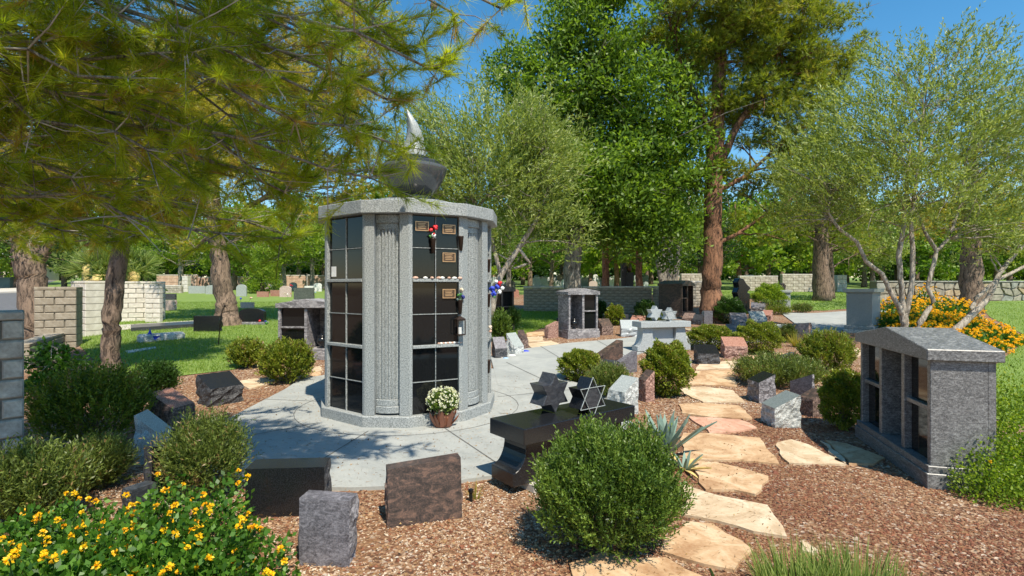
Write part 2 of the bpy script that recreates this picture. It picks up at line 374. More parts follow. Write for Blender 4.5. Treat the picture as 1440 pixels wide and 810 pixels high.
# a walk along the left lawn, the road and its kerb
tag(sheet('lawn_walk', px((108,470),(108,461),(170,458),(272,452),(272,456),(236,459),(170,465)), .03, M['kerb'], .05), kind='structure')
tag(sheet('road', px((-300,432),(-60,438),(40,440),(112,462),(113,440),(66,412),(60,400),(95,388),(78,386),(40,402),(-60,411),(-300,408)), .02, M['asphalt']), kind='structure')
tag(sheet('road_kerb', px((-300,406),(-60,409),(20,407),(36,400),(42,402),(26,412),(-60,415),(-300,411)), .12, M['kerb'], .16), kind='structure')
# ------------------------------------------------------------ columbarium tower
def pol(r, az, c=TC):   # azimuth 0 faces the camera, positive to the right
    u = Vector((-c.x, -c.y)).normalized(); a = R(az)
    # rotate the towards-camera direction counter-clockwise for positive az (seen from above, right of camera side)
    return Vector((c.x+r*(u.x*math.cos(a)-u.y*math.sin(a)), c.y+r*(u.x*math.sin(a)+u.y*math.cos(a))))
AZ = [-68, -27.5, -1, 33.5, 60.5, 93, 118, 151, 176, 209, 234, 267]     # panel first, then pilaster, alternating
def ring(r, k=1): return [pol(r, a) for a in AZ]
tower = thing('columbarium_tower', 'tall grey granite niche tower with fluted pilasters and black doors on round concrete pad', 'columbarium', (0,0,0))
MB().prism(ring(1.13), .02, .15).obj('base_plinth', M['tower_rough'], tower, bevel=.008)
mcore = MB().prism(ring(.985), .15, 2.41); mcore.obj('core', M['tower'], tower)
MB().prism(ring(1.165), 2.405, 2.55).obj('cornice', M['tower_rough'], tower, bevel=.006)
MB().prism(ring(.62), 2.55, 2.66).obj('roof_slab', M['tower_rough'], tower, bevel=.006)
def local_frame(i):
    a, b = pol(1.085, AZ[i]), pol(1.085, AZ[(i+1)%12]+(360 if i == 11 else 0)); d = (b-a); L = d.length; ang = math.atan2(d.y, d.x)
    return a, L, ang                     # x runs along the face left to right seen from outside; outward is -y
Z0, Z1 = .15, 2.405
def framed(name, par, a, ang):           # an Empty-free child: mesh object placed with the face frame
    def f(mb, nm, mats, parent=par, bevel=0, smooth=False):
        o = mb.obj(nm, mats, parent, bevel, smooth); o.location = (a.x, a.y, 0); o.rotation_euler = (0,0,ang); return o
    return f
for i in range(12):
    a, L, ang = local_frame(i); put = framed('', tower, a, ang)
    if i % 2 == 0:                       # panel face with three tiers of four doors
        sw = .045
        put(MB().box(0, sw, -.0, .11, Z0, Z1).box(L-sw, L, 0, .11, Z0, Z1), 'stile', M['tower'], bevel=.004)
        tiers = [.15, .9, 1.65, 2.405]
        for t in range(3):
            za, zb = tiers[t]+(.03 if t else 0), tiers[t+1]
            if t: put(MB().box(sw+.002, L-sw-.002, -.012, .12, tiers[t]-.005, tiers[t]+.03), 'shelf', M['tower'], bevel=.004)
            zm = (za+zb)/2-.012; xm = L/2
            put(MB().box(xm-.0035, xm+.0035, .02, .1, za+.002, zb-.012).box(sw+.003, L-sw-.003, .024, .1, zm-.004, zm+.004), 'door_trim', M['tower'])
            for cx0, cx1 in ((sw+.004, xm-.008), (xm+.008, L-sw-.004)):
                for c0, c1 in ((za+.006, zm-.008), (zm+.008, zb-.014)):
                    put(MB().box(cx0, cx1, .034, .1, c0, c1), 'niche_door', M['niche'], bevel=.003)
    else:
        sw = .105; cw = L-2*sw
        put(MB().box(0, sw, 0, .1, Z0, Z1).box(L-sw, L, 0, .1, Z0, Z1), 'stile', M['tower'], bevel=.004)
        prof = []; N = 5; bul = .04
        def yb(t): return .035-bul*(1-(2*t-1)**2)*.85+.03
        steps = 64
        for k in range(steps+1):
            t = k/steps; y = yb(t); u = (t*N) % 1
            tg = (t-.14)/.72; u = (tg*N) % 1; y += .02*max(0, 1-((u-.5)/.3)**2) if 0 < tg < 1 else 0
            prof.append((sw+.004+t*(cw-.008), y))
        m = MB(); vs = []; fs = []
        for z in (Z0+.18, Z1-.17):
            vs += [(x, y, z) for x, y in prof]
        n = len(prof)
        fs = [(k, k+1, n+k+1, n+k) for k in range(n-1)]
        put(m.add(vs, fs), 'fluted_column', M['tower'])
        def arcblock(z0, z1, out):
            q = [(sw+.003+t/12*(cw-.006), yb(t/12)-out) for t in range(13)]
            return MB().prism(q+[(L-sw-.003, .1), (sw+.003, .1)], z0, z1)
        put(arcblock(Z0+.02, Z0+.10, .022), 'base_ring', M['tower'], bevel=.006)
        put(arcblock(Z0+.10, Z0+.175, .010), 'base_ring', M['tower'], bevel=.006)
        put(arcblock(Z1-.17, Z1-.10, -.002), 'capital_neck', M['tower'], bevel=.004)
        put(arcblock(Z1-.10, Z1-.005, .02), 'capital', M['tower'], bevel=.006)
# things on the panel that faces the camera
fa, FL, fang = local_frame(2); ca, sa = math.cos(fang), math.sin(fang)
def onface(u, out, z, fr=(fa, fang)):    # world point: u along the face, out in front of it
    a, g_ = fr; return Vector((a.x+u*math.cos(g_)+out*math.sin(g_), a.y+u*math.sin(g_)-out*math.cos(g_), z))
def plaque(u, z, label, emblem=False):
    t = thing('bronze_plaque', label, 'plaque', onface(u, -.034, z), fang, 'bronze plaques on the tower doors')
    W, H = .078, .053
    MB().box(-W, W, -.012, 0, -H, H).obj('backing', M['bronze'], t)
    r = MB().box(-W, W, -.017, -.011, H-.008, H).box(-W, W, -.017, -.011, -H, -H+.008).box(-W, -W+.008, -.0165, -.011, -H+.008, H-.008).box(W-.008, W, -.0165, -.011, -H+.008, H-.008)
    r.obj('rim', M['bronze_rim'], t)
    s = MB()
    for k in range(4): s.box(-.05+.006*(k%2), .05-.009*((k+1)%3), -.0145, -.0115, .027-k*.018, .034-k*.018)
    if emblem: s = MB().box(-.045, .045, -.0145, -.0115, .026, .033).lathe([(.017, 0), (.017, .004)], 10)
    if emblem:
        s.v = s.v[:8]+[(x, -.011-z_, y-.018) for x, y, z_ in s.v[8:]]
    s.obj('relief', M['bronze_rim'], t)
plaque(FL*.25, 2.275, 'bronze plaque with red rose beside it, top left door of the front panel')
plaque(FL*.75, 2.255, 'plain bronze plaque on the top right door of the front panel')
plaque(FL*.75, 1.93, 'bronze plaque with round emblem in the second row of the front panel')
plaque(FL*.75, 1.51, 'bronze plaque just below the upper pebble shelf, flowers at its right edge')
def vase(u, z, label, name='bronze_vase', fr=(fa, fang)):
    t = thing(name, label, 'vase', onface(u, .0, z, fr), fr[1], 'bronze vases fixed to the tower')
    MB().lathe([(.012, -.09), (.02, -.085), (.033, .07), (.036, .08), (.028, .08)], 12).obj('cup', M['bronze_dark'], t, smooth=True)
    MB().box(-.008, .008, 0, .04, -.02, .01).obj('bracket', M['bronze_dark'], t)
vase(FL*.44, 2.06, 'small bronze cone vase holding the red roses on the front panel')
vase(FL*.965, 2.10, 'empty bronze cone vase at top right corner of the front panel')
vase(FL*.95, 1.36, 'bronze vase holding mixed flowers beside the lowest plaque')
def bloom(mb, c, r, mi=0):
    for k in range(9):
        d = Vector((random.gauss(0,1), random.gauss(0,1), random.gauss(0,1)+.3)).normalized(); mb.ball(Vector(c)+d*r*.45, r*.55, mi, 5, 3)
def bouquet(name, label, base, specs, cat='flowers', stem=.1):
    t = thing(name, label, cat, base)
    st = MB()
    for (dx, dy, dz, r, m) in specs:
        st.tube([(0,0,-.05), (dx*.5,dy*.5,dz*.6), (dx,dy,dz)], .003, 4)
        b = MB(); bloom(b, (dx,dy,dz), r); b.obj('blossom', M[m], t, smooth=True)
    st.obj('stems', M['greenp'], t); return t
bouquet('red_roses', 'bright red roses with a pink and white bloom standing in the tower vase', onface(FL*.44, .0, 2.14), [(.03,-.02,.12,.035,'roserd'), (-.02,-.01,.09,.03,'roserd'), (.01,-.02,.03,.03,'petal_w' if 'petal_w' in M else 'whitep'), (-.03,-.02,.02,.02,'greenp'), (.015,-.04,.045,.016,'roserd')])
bouquet('mixed_flowers', 'cream, blue and teal flowers beside the lowest plaque on the tower', onface(FL*.95, .0, 1.44), [(.02,-.01,.11,.03,'cream'), (-.02,-.01,.05,.02,'greenp'), (.035,0,.03,.025,'dkblue'), (-.03,-.02,.0,.018,'tealbox'), (.01,-.02,.06,.016,'greenp')])
t = thing('hanging_lantern', 'small dark bronze lantern with glass panes hanging on the right of the front panel', 'lantern', onface(FL*.93, .03, 1.03), fang)
f = MB().box(-.05,.05,-.05,.05,-.0,.012).box(-.05,.05,-.05,.05,.17,.185)
for x in (-.046,.046):
    for y in (-.046,.046): f.box(x-.005,x+.005,y-.005,y+.005,.012,.17)
f.add([(-.055,-.055,.185),(.055,-.055,.185),(.055,.055,.185),(-.055,.055,.185),(0,0,.225)],[(0,1,4),(1,2,4),(2,3,4),(3,0,4),(3,2,1,0)])
f.obj('frame', M['bronze_dark'], t); MB().lathe([(.02,.014),(.02,.09)],8).obj('candle', M['whitep'], t); MB().tube([(0,0,.22),(0,.0,.3)],.004,4).obj('hanger', M['bronze_dark'], t)
for k,(u,m_) in enumerate(((.12,'pinkst'),(.3,'cat'),(.42,'pinkst'),(.55,'pinkst'),(.61,'cat'),(.74,'pinkst'),(.84,'cat'),(.95,'pinkst'))):
    b = MB().ball((0,0,0),.024+.006*random.random(),0,7,4,(1.2,.8,.62)); o = b.obj('memory_stone', M[m_], None, loc=onface(FL*u,.0,1.69)); o.rotation_euler = (.1,0,k)
    names = ['leftmost rosy pebble','second pebble from the left, pale','third pebble from the left, rosy','fourth pebble, the larger rosy one','fifth pebble, pale and flat','sixth pebble from the left, rosy','seventh pebble, cream and flat','rightmost rosy pebble']
    tag(o, names[k]+' on the upper shelf of the front panel', 'pebble', 'pebbles on the upper tower shelf')
for k in range(11):
    u = .55+.41*k/10; b = MB().ball((0,0,0),.014+.005*random.random(),0,6,3,(1.2,.8,.6))
    tag(b.obj('memory_stone', M['cat' if k%2 else 'pinkst'], None, loc=onface(FL*u,.0,.943)), 'tiny pebble in the row on the lower shelf of the front panel', 'pebble', 'pebbles on the lower tower shelf')
fr0 = (lambda q: (q[0], q[2]))(local_frame(0)); L0 = local_frame(0)[1]
tag((lambda o: (setattr(o,'rotation_euler',(0,0,fr0[1])), o)[1])(MB().box(-.045,.045,-.004,0,-.06,.06).obj('paper_note', M['whitep'], None, loc=onface(L0*.17, -.033, 1.77, fr0))), 'small white note taped to a left hand door of the tower', 'note')
# right hand edge: vases and red, white and blue flowers on the next panel
fr4 = (lambda q: (q[0], q[2]))(local_frame(4))
for z, lab in ((1.86,'dark vase near the top of the right edge of the tower'),(1.42,'dark vase under the blue flowers on the right edge of the tower'),(.58,'dark vase near the foot of the right edge of the tower')):
    vase(.12, z, lab, fr=fr4)
bouquet('patriotic_flowers', 'blue, white and red artificial flowers on the right edge of the tower', onface(.12,.05,1.5,fr4), [(0,-.02,.06,.045,'blue'),(.06,-.03,.08,.04,'blue'),(.09,-.02,.02,.035,'whitep'),(.1,-.01,.13,.035,'roserd'),(.02,-.03,.0,.04,'blue'),(.05,-.02,.15,.03,'whitep'),(.13,0,.07,.03,'whitep'),(.03,-.04,-.04,.02,'greenp')])
bouquet('small_keepsake', 'small cream and pink keepsake on the right edge of the tower, half way down', onface(.11,.03,1.05,fr4), [(0,0,.02,.03,'cream'),(.0,0,-.03,.025,'pinkst')])
M['bowl'] = granite('polished charcoal granite', (.05,.053,.055), (.085,.09,.092), (.13,.135,.14), 200, .1)
# bowl with stone flame on the roof
bt = thing('stone_flame_bowl', 'polished black granite bowl with a grey stone flame on top of the tower', 'urn', (TC.x+.05, TC.y-.05, 2.66))
MB().prism([(.44*math.cos(R(a)), .44*math.sin(R(a))) for a in range(11, 371, 45)], 0, .035).prism([(.3*math.cos(R(a)), .3*math.sin(R(a))) for a in range(11, 371, 45)], .035, .09).obj('plinth', M['black'], bt, bevel=.006)
b = MB().lathe([(.2,.09),(.235,.115),(.31,.2),(.375,.3),(.42,.4),(.435,.44),(.44,.475),(.42,.485),(.36,.47),(.1,.46)], 40)
b.obj('bowl', M['bowl'], bt, smooth=True)
MB().prism([(.375*math.cos(R(a)), .375*math.sin(R(a))) for a in range(11, 371, 45)], .47, .545).obj('rim_slab', M['charcoal'], bt, bevel=.008)
MB().prism([(.2*math.cos(R(a)), .2*math.sin(R(a))) for a in range(0, 360, 45)], .546, .62).obj('flame_seat', M['black'], bt, bevel=.008)
def flame():
    m = MB(); n = 14; rows = 16; vs = []; fs = []
    for i in range(rows+1):
        t = i/rows; z = .62+.62*t; r = .12*(1-t)**.8*(.75+.5*math.sin(min(1, t*2.6+.35)*math.pi/1.5)) + .004
        ox = .06*math.sin(t*4.2)*t-.03*t; oy = .02*math.sin(t*6)
        for k in range(n):
            q = 2*math.pi*k/n+t*2.4; rr = r*(1+.22*math.sin(q*4+t*3)); vs.append((ox+rr*math.cos(q), oy+rr*math.sin(q)*.75, z))
    for i in range(rows):
        for k in range(n): fs.append((i*n+k, i*n+(k+1)%n, (i+1)*n+(k+1)%n, (i+1)*n+k))
    return m.add(vs, fs)
fl = flame(); fl.obj('flame', M['white_flame'] if 'white_flame' in M else M['light'], bt, smooth=True)
# ------------------------------------------------------------ pot of chrysanthemums on the pad
fp = G(623, 603); pt = thing('potted_chrysanthemum', 'white chrysanthemums in a pot wrapped in bronze foil at the foot of the tower', 'potted plant', (fp.x, fp.y, .03))
MB().lathe([(.07,0),(.1,.01),(.11,.12),(.1,.13)], 14).obj('pot', M['foil'], pt, smooth=True)
wr = MB()
for k in range(22):
    a = k/22*2*math.pi+random.uniform(-.1,.1); r0 = random.uniform(.09,.11); r1 = random.uniform(.12,.2); z1 = random.uniform(.1,.23); da = .22
    wr.add([(r0*math.cos(a-da),r0*math.sin(a-da),.01),(r0*math.cos(a+da),r0*math.sin(a+da),.02),(r1*.9*math.cos(a+da*.8),r1*.9*math.sin(a+da*.8),z1*.7),(r1*math.cos(a),r1*math.sin(a),z1),(r1*.85*math.cos(a-da),r1*.85*math.sin(a-da),z1*.6)],[(0,1,2,3,4)])
wr.obj('foil_wrap', M['foil'], pt)
n = 1500; d = unit(rng.normal(size=(n,3))+[0,0,.6]); P = d*rng.uniform(.05,.16,(n,1))*[1,1,.8]+[0,0,.27]
link('foliage', npmesh('foliage', leaves(P, unit(d+rng.normal(size=(n,3))*.4), .035, .016), 4, M['lf_green'], rng.random(n)), pt)
n = 210; d = unit(rng.normal(size=(n,3))*[1,1,.8]+[0,0,.55]); P = d*rng.uniform(.165,.2,(n,1))*[1,1,.8]+[0,0,.285]
pd = np.repeat(d, 9, 0); PP = np.repeat(P, 9, 0); dd = unit(np.cross(pd, rng.normal(size=pd.shape))+pd*.35)
link('blossoms', npmesh('blossoms', leaves(PP, dd, .019, .009), 4, M['petal_white'], rng.random(len(PP))), pt)
# ------------------------------------------------------------ mausoleums
def mausoleum(name, label, loc, rz, L, D, H, mat, rough, open_bay=1, bays=3, urn=True, foot=.13, gab=.1, hollow=False, shelves=True):
    """long front along x facing -y; bays of doors with an open bay"""
    t = thing(name, label, 'mausoleum', loc, rz)
    MB().box(-L/2-.04, L/2+.04, -D/2-.04, D/2+.04, -.05, foot).obj('foundation', rough, t, bevel=.004)
    MB().box(-L/2-.025, L/2+.025, -D/2-.025, D/2+.025, foot, foot+.055).obj('base_slab', mat, t, bevel=.003)
    z0, z1 = foot+.055, H-.16
    MB().box(-L/2, -L/2+.05, -D/2, D/2-.05, z0, z1).obj('side_wall', mat, t, bevel=.004)
    MB().box(L/2-.05, L/2, -D/2, D/2-.05, z0, z1).obj('side_wall', mat, t, bevel=.004)
    MB().box(-L/2, L/2, D/2-.05, D/2, z0, z1).obj('back_wall', mat, t)
    bw = (L-.1-(bays-1)*.06)/bays
    for i in range(bays):
        x0 = -L/2+.05+i*(bw+.06); x1 = x0+bw
        if i: MB().box(x0-.06, x0, -D/2+.005, D/2-.05, z0, z1).obj('post', mat, t, bevel=.004)
        if i == open_bay:
            if urn:
                u = MB().lathe([(.05,0),(.055,.015),(.03,.035),(.035,.05),(.085,.1),(.095,.17),(.08,.21),(.06,.225),(.085,.24),(.085,.26),(.04,.27)], 16)
                u2 = link('granite_urn', u.mesh('granite_urn', M['black'], 0, True)); u2.matrix_world = Matrix.Translation(Vector(loc))@Matrix.Rotation(rz,4,'Z')@Matrix.Translation(((x0+x1)/2, -D/2+.14, z0+.001))
                u2['label'] = 'dark urn in the open bay of the '+urn; u2['category'] = 'urn'
            continue
        zm = (z0+z1)/2+.02
        if shelves: MB().box(x0+.002, x1-.002, -D/2+.02, D/2-.06, zm-.018, zm+.018).obj('shelf', mat, t, bevel=.003)
        for a, b_ in ((z0+.002, zm-.02), (zm+.02, z1-.002)):
            MB().box(x0+.003, x1-.003, -D/2+.06, -D/2+.08, a, b_).obj('glass_door', M['niche'], t)
    e = .04
    MB().prism_y([(-L/2-e, z1), (L/2+e, z1), (L/2+e, z1+.09), (0, z1+.09+gab), (-L/2-e, z1+.09)], -D/2-e, D/2+e).obj('roof', mat, t, bevel=.006)
    return t
# right foreground: long axis from its near corner to its far corner
n0 = G(1312, 688); f0 = G(1208, 613); ax = (n0-f0); Lr = ax.length; an = math.atan2(ax.y, ax.x)
# front runs from the far-left corner to the near corner, outward is towards -x
Dr = .435; ctr = (n0+f0)/2+Vector((-math.sin(an), math.cos(an), 0))*Dr/2
mausoleum('family_mausoleum', 'large swirled grey granite mausoleum with gabled roof at the right foreground', ctr, an, Lr-.08, Dr, 1.17, M['blue_brown'], M['blue_brown'], 1, 3, False, .12, .12)
def place(pxc, pyb): return G(pxc, pyb)
c_ = G(815, 476)
mausoleum('family_mausoleum', 'small weathered mausoleum with urn in front of the brick garden wall', c_+Vector((0,.35,0)), R(22), .86, .6, 1.28, M['weather'], M['weather'], 0, 2, 'small mausoleum by the brick garden wall', .18, .08)
c_ = G(420, 506)
mausoleum('family_mausoleum', 'weathered grey mausoleum with dark urn, left of the tower', c_+Vector((.15,.35,0)), R(-4), 1.15, .65, 1.2, M['weather'], M['weather'], 1, 2, 'mausoleum left of the tower', .16, .09)
c_ = G(706, 462)
mausoleum('family_mausoleum', 'dark brown gabled mausoleum just right of the tower', c_+Vector((-.1,.3,0)), R(20), .75, .6, 1.25, M['brown'], M['brown'], 9, 2, False, .1, .12)
c_ = G(948, 444)
mausoleum('family_mausoleum', 'brown gabled mausoleum left of the big pine trunk', c_+Vector((.2,.4,0)), R(48), 1.0, .9, 1.25, M['brown'], M['brown_rough'], 1, 2, False, .1, .12)
# ------------------------------------------------------------ star benches
def star_poly(r, cx=0, cz=0):
    return [(cx+(r if k%2 == 0 else r/math.sqrt(3))*math.cos(R(90+30*k)), cz+(r if k%2 == 0 else r/math.sqrt(3))*math.sin(R(90+30*k))) for k in range(12)]
def star_bench(label, loc, rz, L, W, top, mat, rough, line):
    t = thing('star_bench', label, 'bench', loc, rz, 'granite benches with two stars of David')
    MB().box(-L/2+.12, L/2-.12, -W/2+.02, W/2+.0, -.04, .045).obj('footing', M['kerb'], t, bevel=.01)
    MB().box(-L/2, L/2, -W/2, W/2, top-.125, top).obj('seat', mat, t, bevel=.005)
    for s in (-1, 1):       # pedestals with concave ends
        x = s*(L/2-.2)
        prof = []
        for k in range(9):
            q = k/8; prof.append((.13*(1-math.sin(q*math.pi/2)) if False else -.13*(1-(q**.5))*1.0, .045+.10+(top-.125-.145)*q))
        left = [(-.24, .045), (-.24, .15)]+[(-.24+.13*math.sin(math.pi/2*k/8), .15+(top-.30)*(1-math.cos(math.pi/2*k/8))) for k in range(1, 9)]+[(-.09-.02, top-.126)]
        right = [(-a_, b_) for a_, b_ in reversed(left)]
        m = MB().prism_y([(a_, b_) for a_, b_ in reversed(left)]+[(a_, b_) for a_, b_ in reversed(right)], -W/2+.08, W/2-.08)
        o = m.obj('pedestal', mat, t, bevel=.004); o.location = (x, 0, 0)
    MB().box(-L/2+.34, L/2-.34, -.05, .05, .046, top-.127).obj('stretcher', mat, t)
    r = .172
    m = MB().prism_y(star_poly(r, -.12, top+.165), .0, .17)
    m.v = [(x, y, max(z, top+.002)) for x, y, z in m.v]; m.obj('solid_star', line[1], t, bevel=.004)
    cz = top+.135; st = link('outlined_star', MB().prism_y(star_poly(r*.98, .12, cz), -W/2+.03, -W/2+.17).mesh('outlined_star', mat, .003), t)
    MB().prism_y([(.12+r*.57*math.cos(R(60*k)), cz+r*.57*math.sin(R(60*k))) for k in range(6)], -W/2+.022, -W/2+.032).obj('star_face', line[1], st)
    ln = MB()
    for off in (90, 270):
        q = [(.12+r*math.cos(R(off+120*k)), cz+r*math.sin(R(off+120*k))) for k in range(3)]
        for k in range(3):
            a, b_ = q[k], q[(k+1)%3]; ln.tube([(a[0], -W/2+.018, a[1]), (b_[0], -W/2+.018, b_[1])], .0032, 5)
    ln.obj('star_outline', line[0], st)
    return t
# black bench: near-left corner and right end read from the picture at seat height
def atz(px_, py_, z): Y = (CAMH-z)/((py_-HY)/FPX); return Vector(((px_-CX)/FPX*Y, Y, z))
top = .52; p1 = atz(737, 604, top); p2 = atz(893, 570, top); pb = atz(692, 587, top)
ax = p2-p1; an = math.atan2(ax.y, ax.x); Lb = ax.length; Wb = (pb-p1).length
nrm = Vector((-math.sin(an), math.cos(an), 0)); ctr = (p1+p2)/2+nrm*Wb/2
star_bench('black granite bench with two stars, one outlined, behind the big round shrub', (ctr.x, ctr.y, 0.02), an, Lb, Wb, top-.02, M['black'], M['black'], (M['light'], M['charcoal']))
c_ = G(938, 497)
star_bench('pale grey granite bench with two stars beyond the path bend', (c_.x-.05, c_.y+.25, c_.z), R(14), 1.2, .42, .68, M['pale'], M['pale'], (M['light'], M['pale']))
# ------------------------------------------------------------ memorial stones
def marker(x0, x1, yt, yb, yaw, form, mat, label, dr=.7, hf=.5, base=None, nm='memorial_stone', yo=0, skew=0, grp='granite memorial stones in the gravel', cat='memorial stone', lean=0):
    s = (x0+x1)/2; g_ = G(s, yb); Y = g_.y; rel = yaw; yaw = rel-math.degrees(math.atan((s-CX)/FPX)) if rel or nm == 'memorial_stone' else 0
    app = (x1-x0)/FPX*Y; ya = R(abs(rel)); wd = app/(math.cos(ya)+dr*math.sin(ya)); d = wd*dr
    Yc = Y+(wd*math.sin(ya)+d*math.cos(ya))/2
    # back top edge is what shows highest
    h = CAMH-(yt-HY)/FPX*(Yc+d*.3) - gz(Yc)
    h = max(h, .08); h0 = h*hf if form == 'slant' else h
    z0 = -.04
    bm = bmesh.new()
    X = wd/2; D_ = d/2
    if form == 'slant': co = [(-X,-D_,z0),(X,-D_,z0),(X,D_,z0),(-X,D_,z0),(-X,-D_,h0),(X,-D_,h0),(X,D_,h),(-X,D_,h)]
    elif form == 'round': co = None
    else: co = [(-X,-D_,z0),(X,-D_,z0),(X,D_,z0),(-X,D_,z0),(-X,-D_+lean,h-skew*(skew>0)),(X,-D_+lean,h+skew*(skew<0)),(X,D_+lean,h+skew*(skew<0)),(-X,D_+lean,h-skew*(skew>0))]
    if co is None:
        pr = [(-X, z0), (X, z0)]+[(X*math.cos(R(a)), h*.72+h*.28*math.sin(R(a))) for a in range(0, 181, 20)]
        m = MB().prism_y(pr, -D_, D_); me = m.mesh(nm, [mat[0], mat[1]], .006)
    else:
        vs = [bm.verts.new(v) for v in co]
        F = [(3,2,1,0),(4,5,6,7),(0,1,5,4),(1,2,6,5),(2,3,7,6),(3,0,4,7)]
        pol_ = {1} if form == 'slant' else {1, 2}
        for i, f_ in enumerate(F):
            bf = bm.faces.new([vs[k] for k in f_]); bf.material_index = 0 if i in pol_ else 1
        bmesh.ops.subdivide_edges(bm, edges=bm.edges[:], cuts=6, use_grid_fill=True)
        sd = random.random()*50
        bm.normal_update()
        amp = .05*min(wd, h)+.006
        mv = []
        for v in bm.verts:
            if all(f_.material_index == 1 for f_ in v.link_faces) and v.co.z > z0+.01:
                p = v.co*14+Vector((sd, sd, sd)); k = noise.fractal(p, .9, 2, 3)
                mv.append((v, v.normal*amp*(k*1.3+.1)))
        for v, dd in mv: v.co += dd
        me = bpy.data.meshes.new(nm); bm.to_mesh(me); bm.free(); me.materials.append(mat[0]); me.materials.append(mat[1])
    if base:
        t = thing(nm, label, cat, (g_.x, Yc, gz(Yc)), R(yaw), grp); o = link('stone', me, t)
        MB().box(-X-.06, X+.06, -D_-.05, D_+.05, -.05, .09).obj('base', base, t, bevel=.01); o.location = (0,0,.085); return t
    o = link(nm, me, None, (g_.x, Yc, gz(Yc))); o.rotation_euler = (0, 0, R(yaw)); tag(o, label, cat, grp); return o
g1 = lambda a, b=None: (M[a], M[b or (a+'_rough' if a+'_rough' in M else a)])
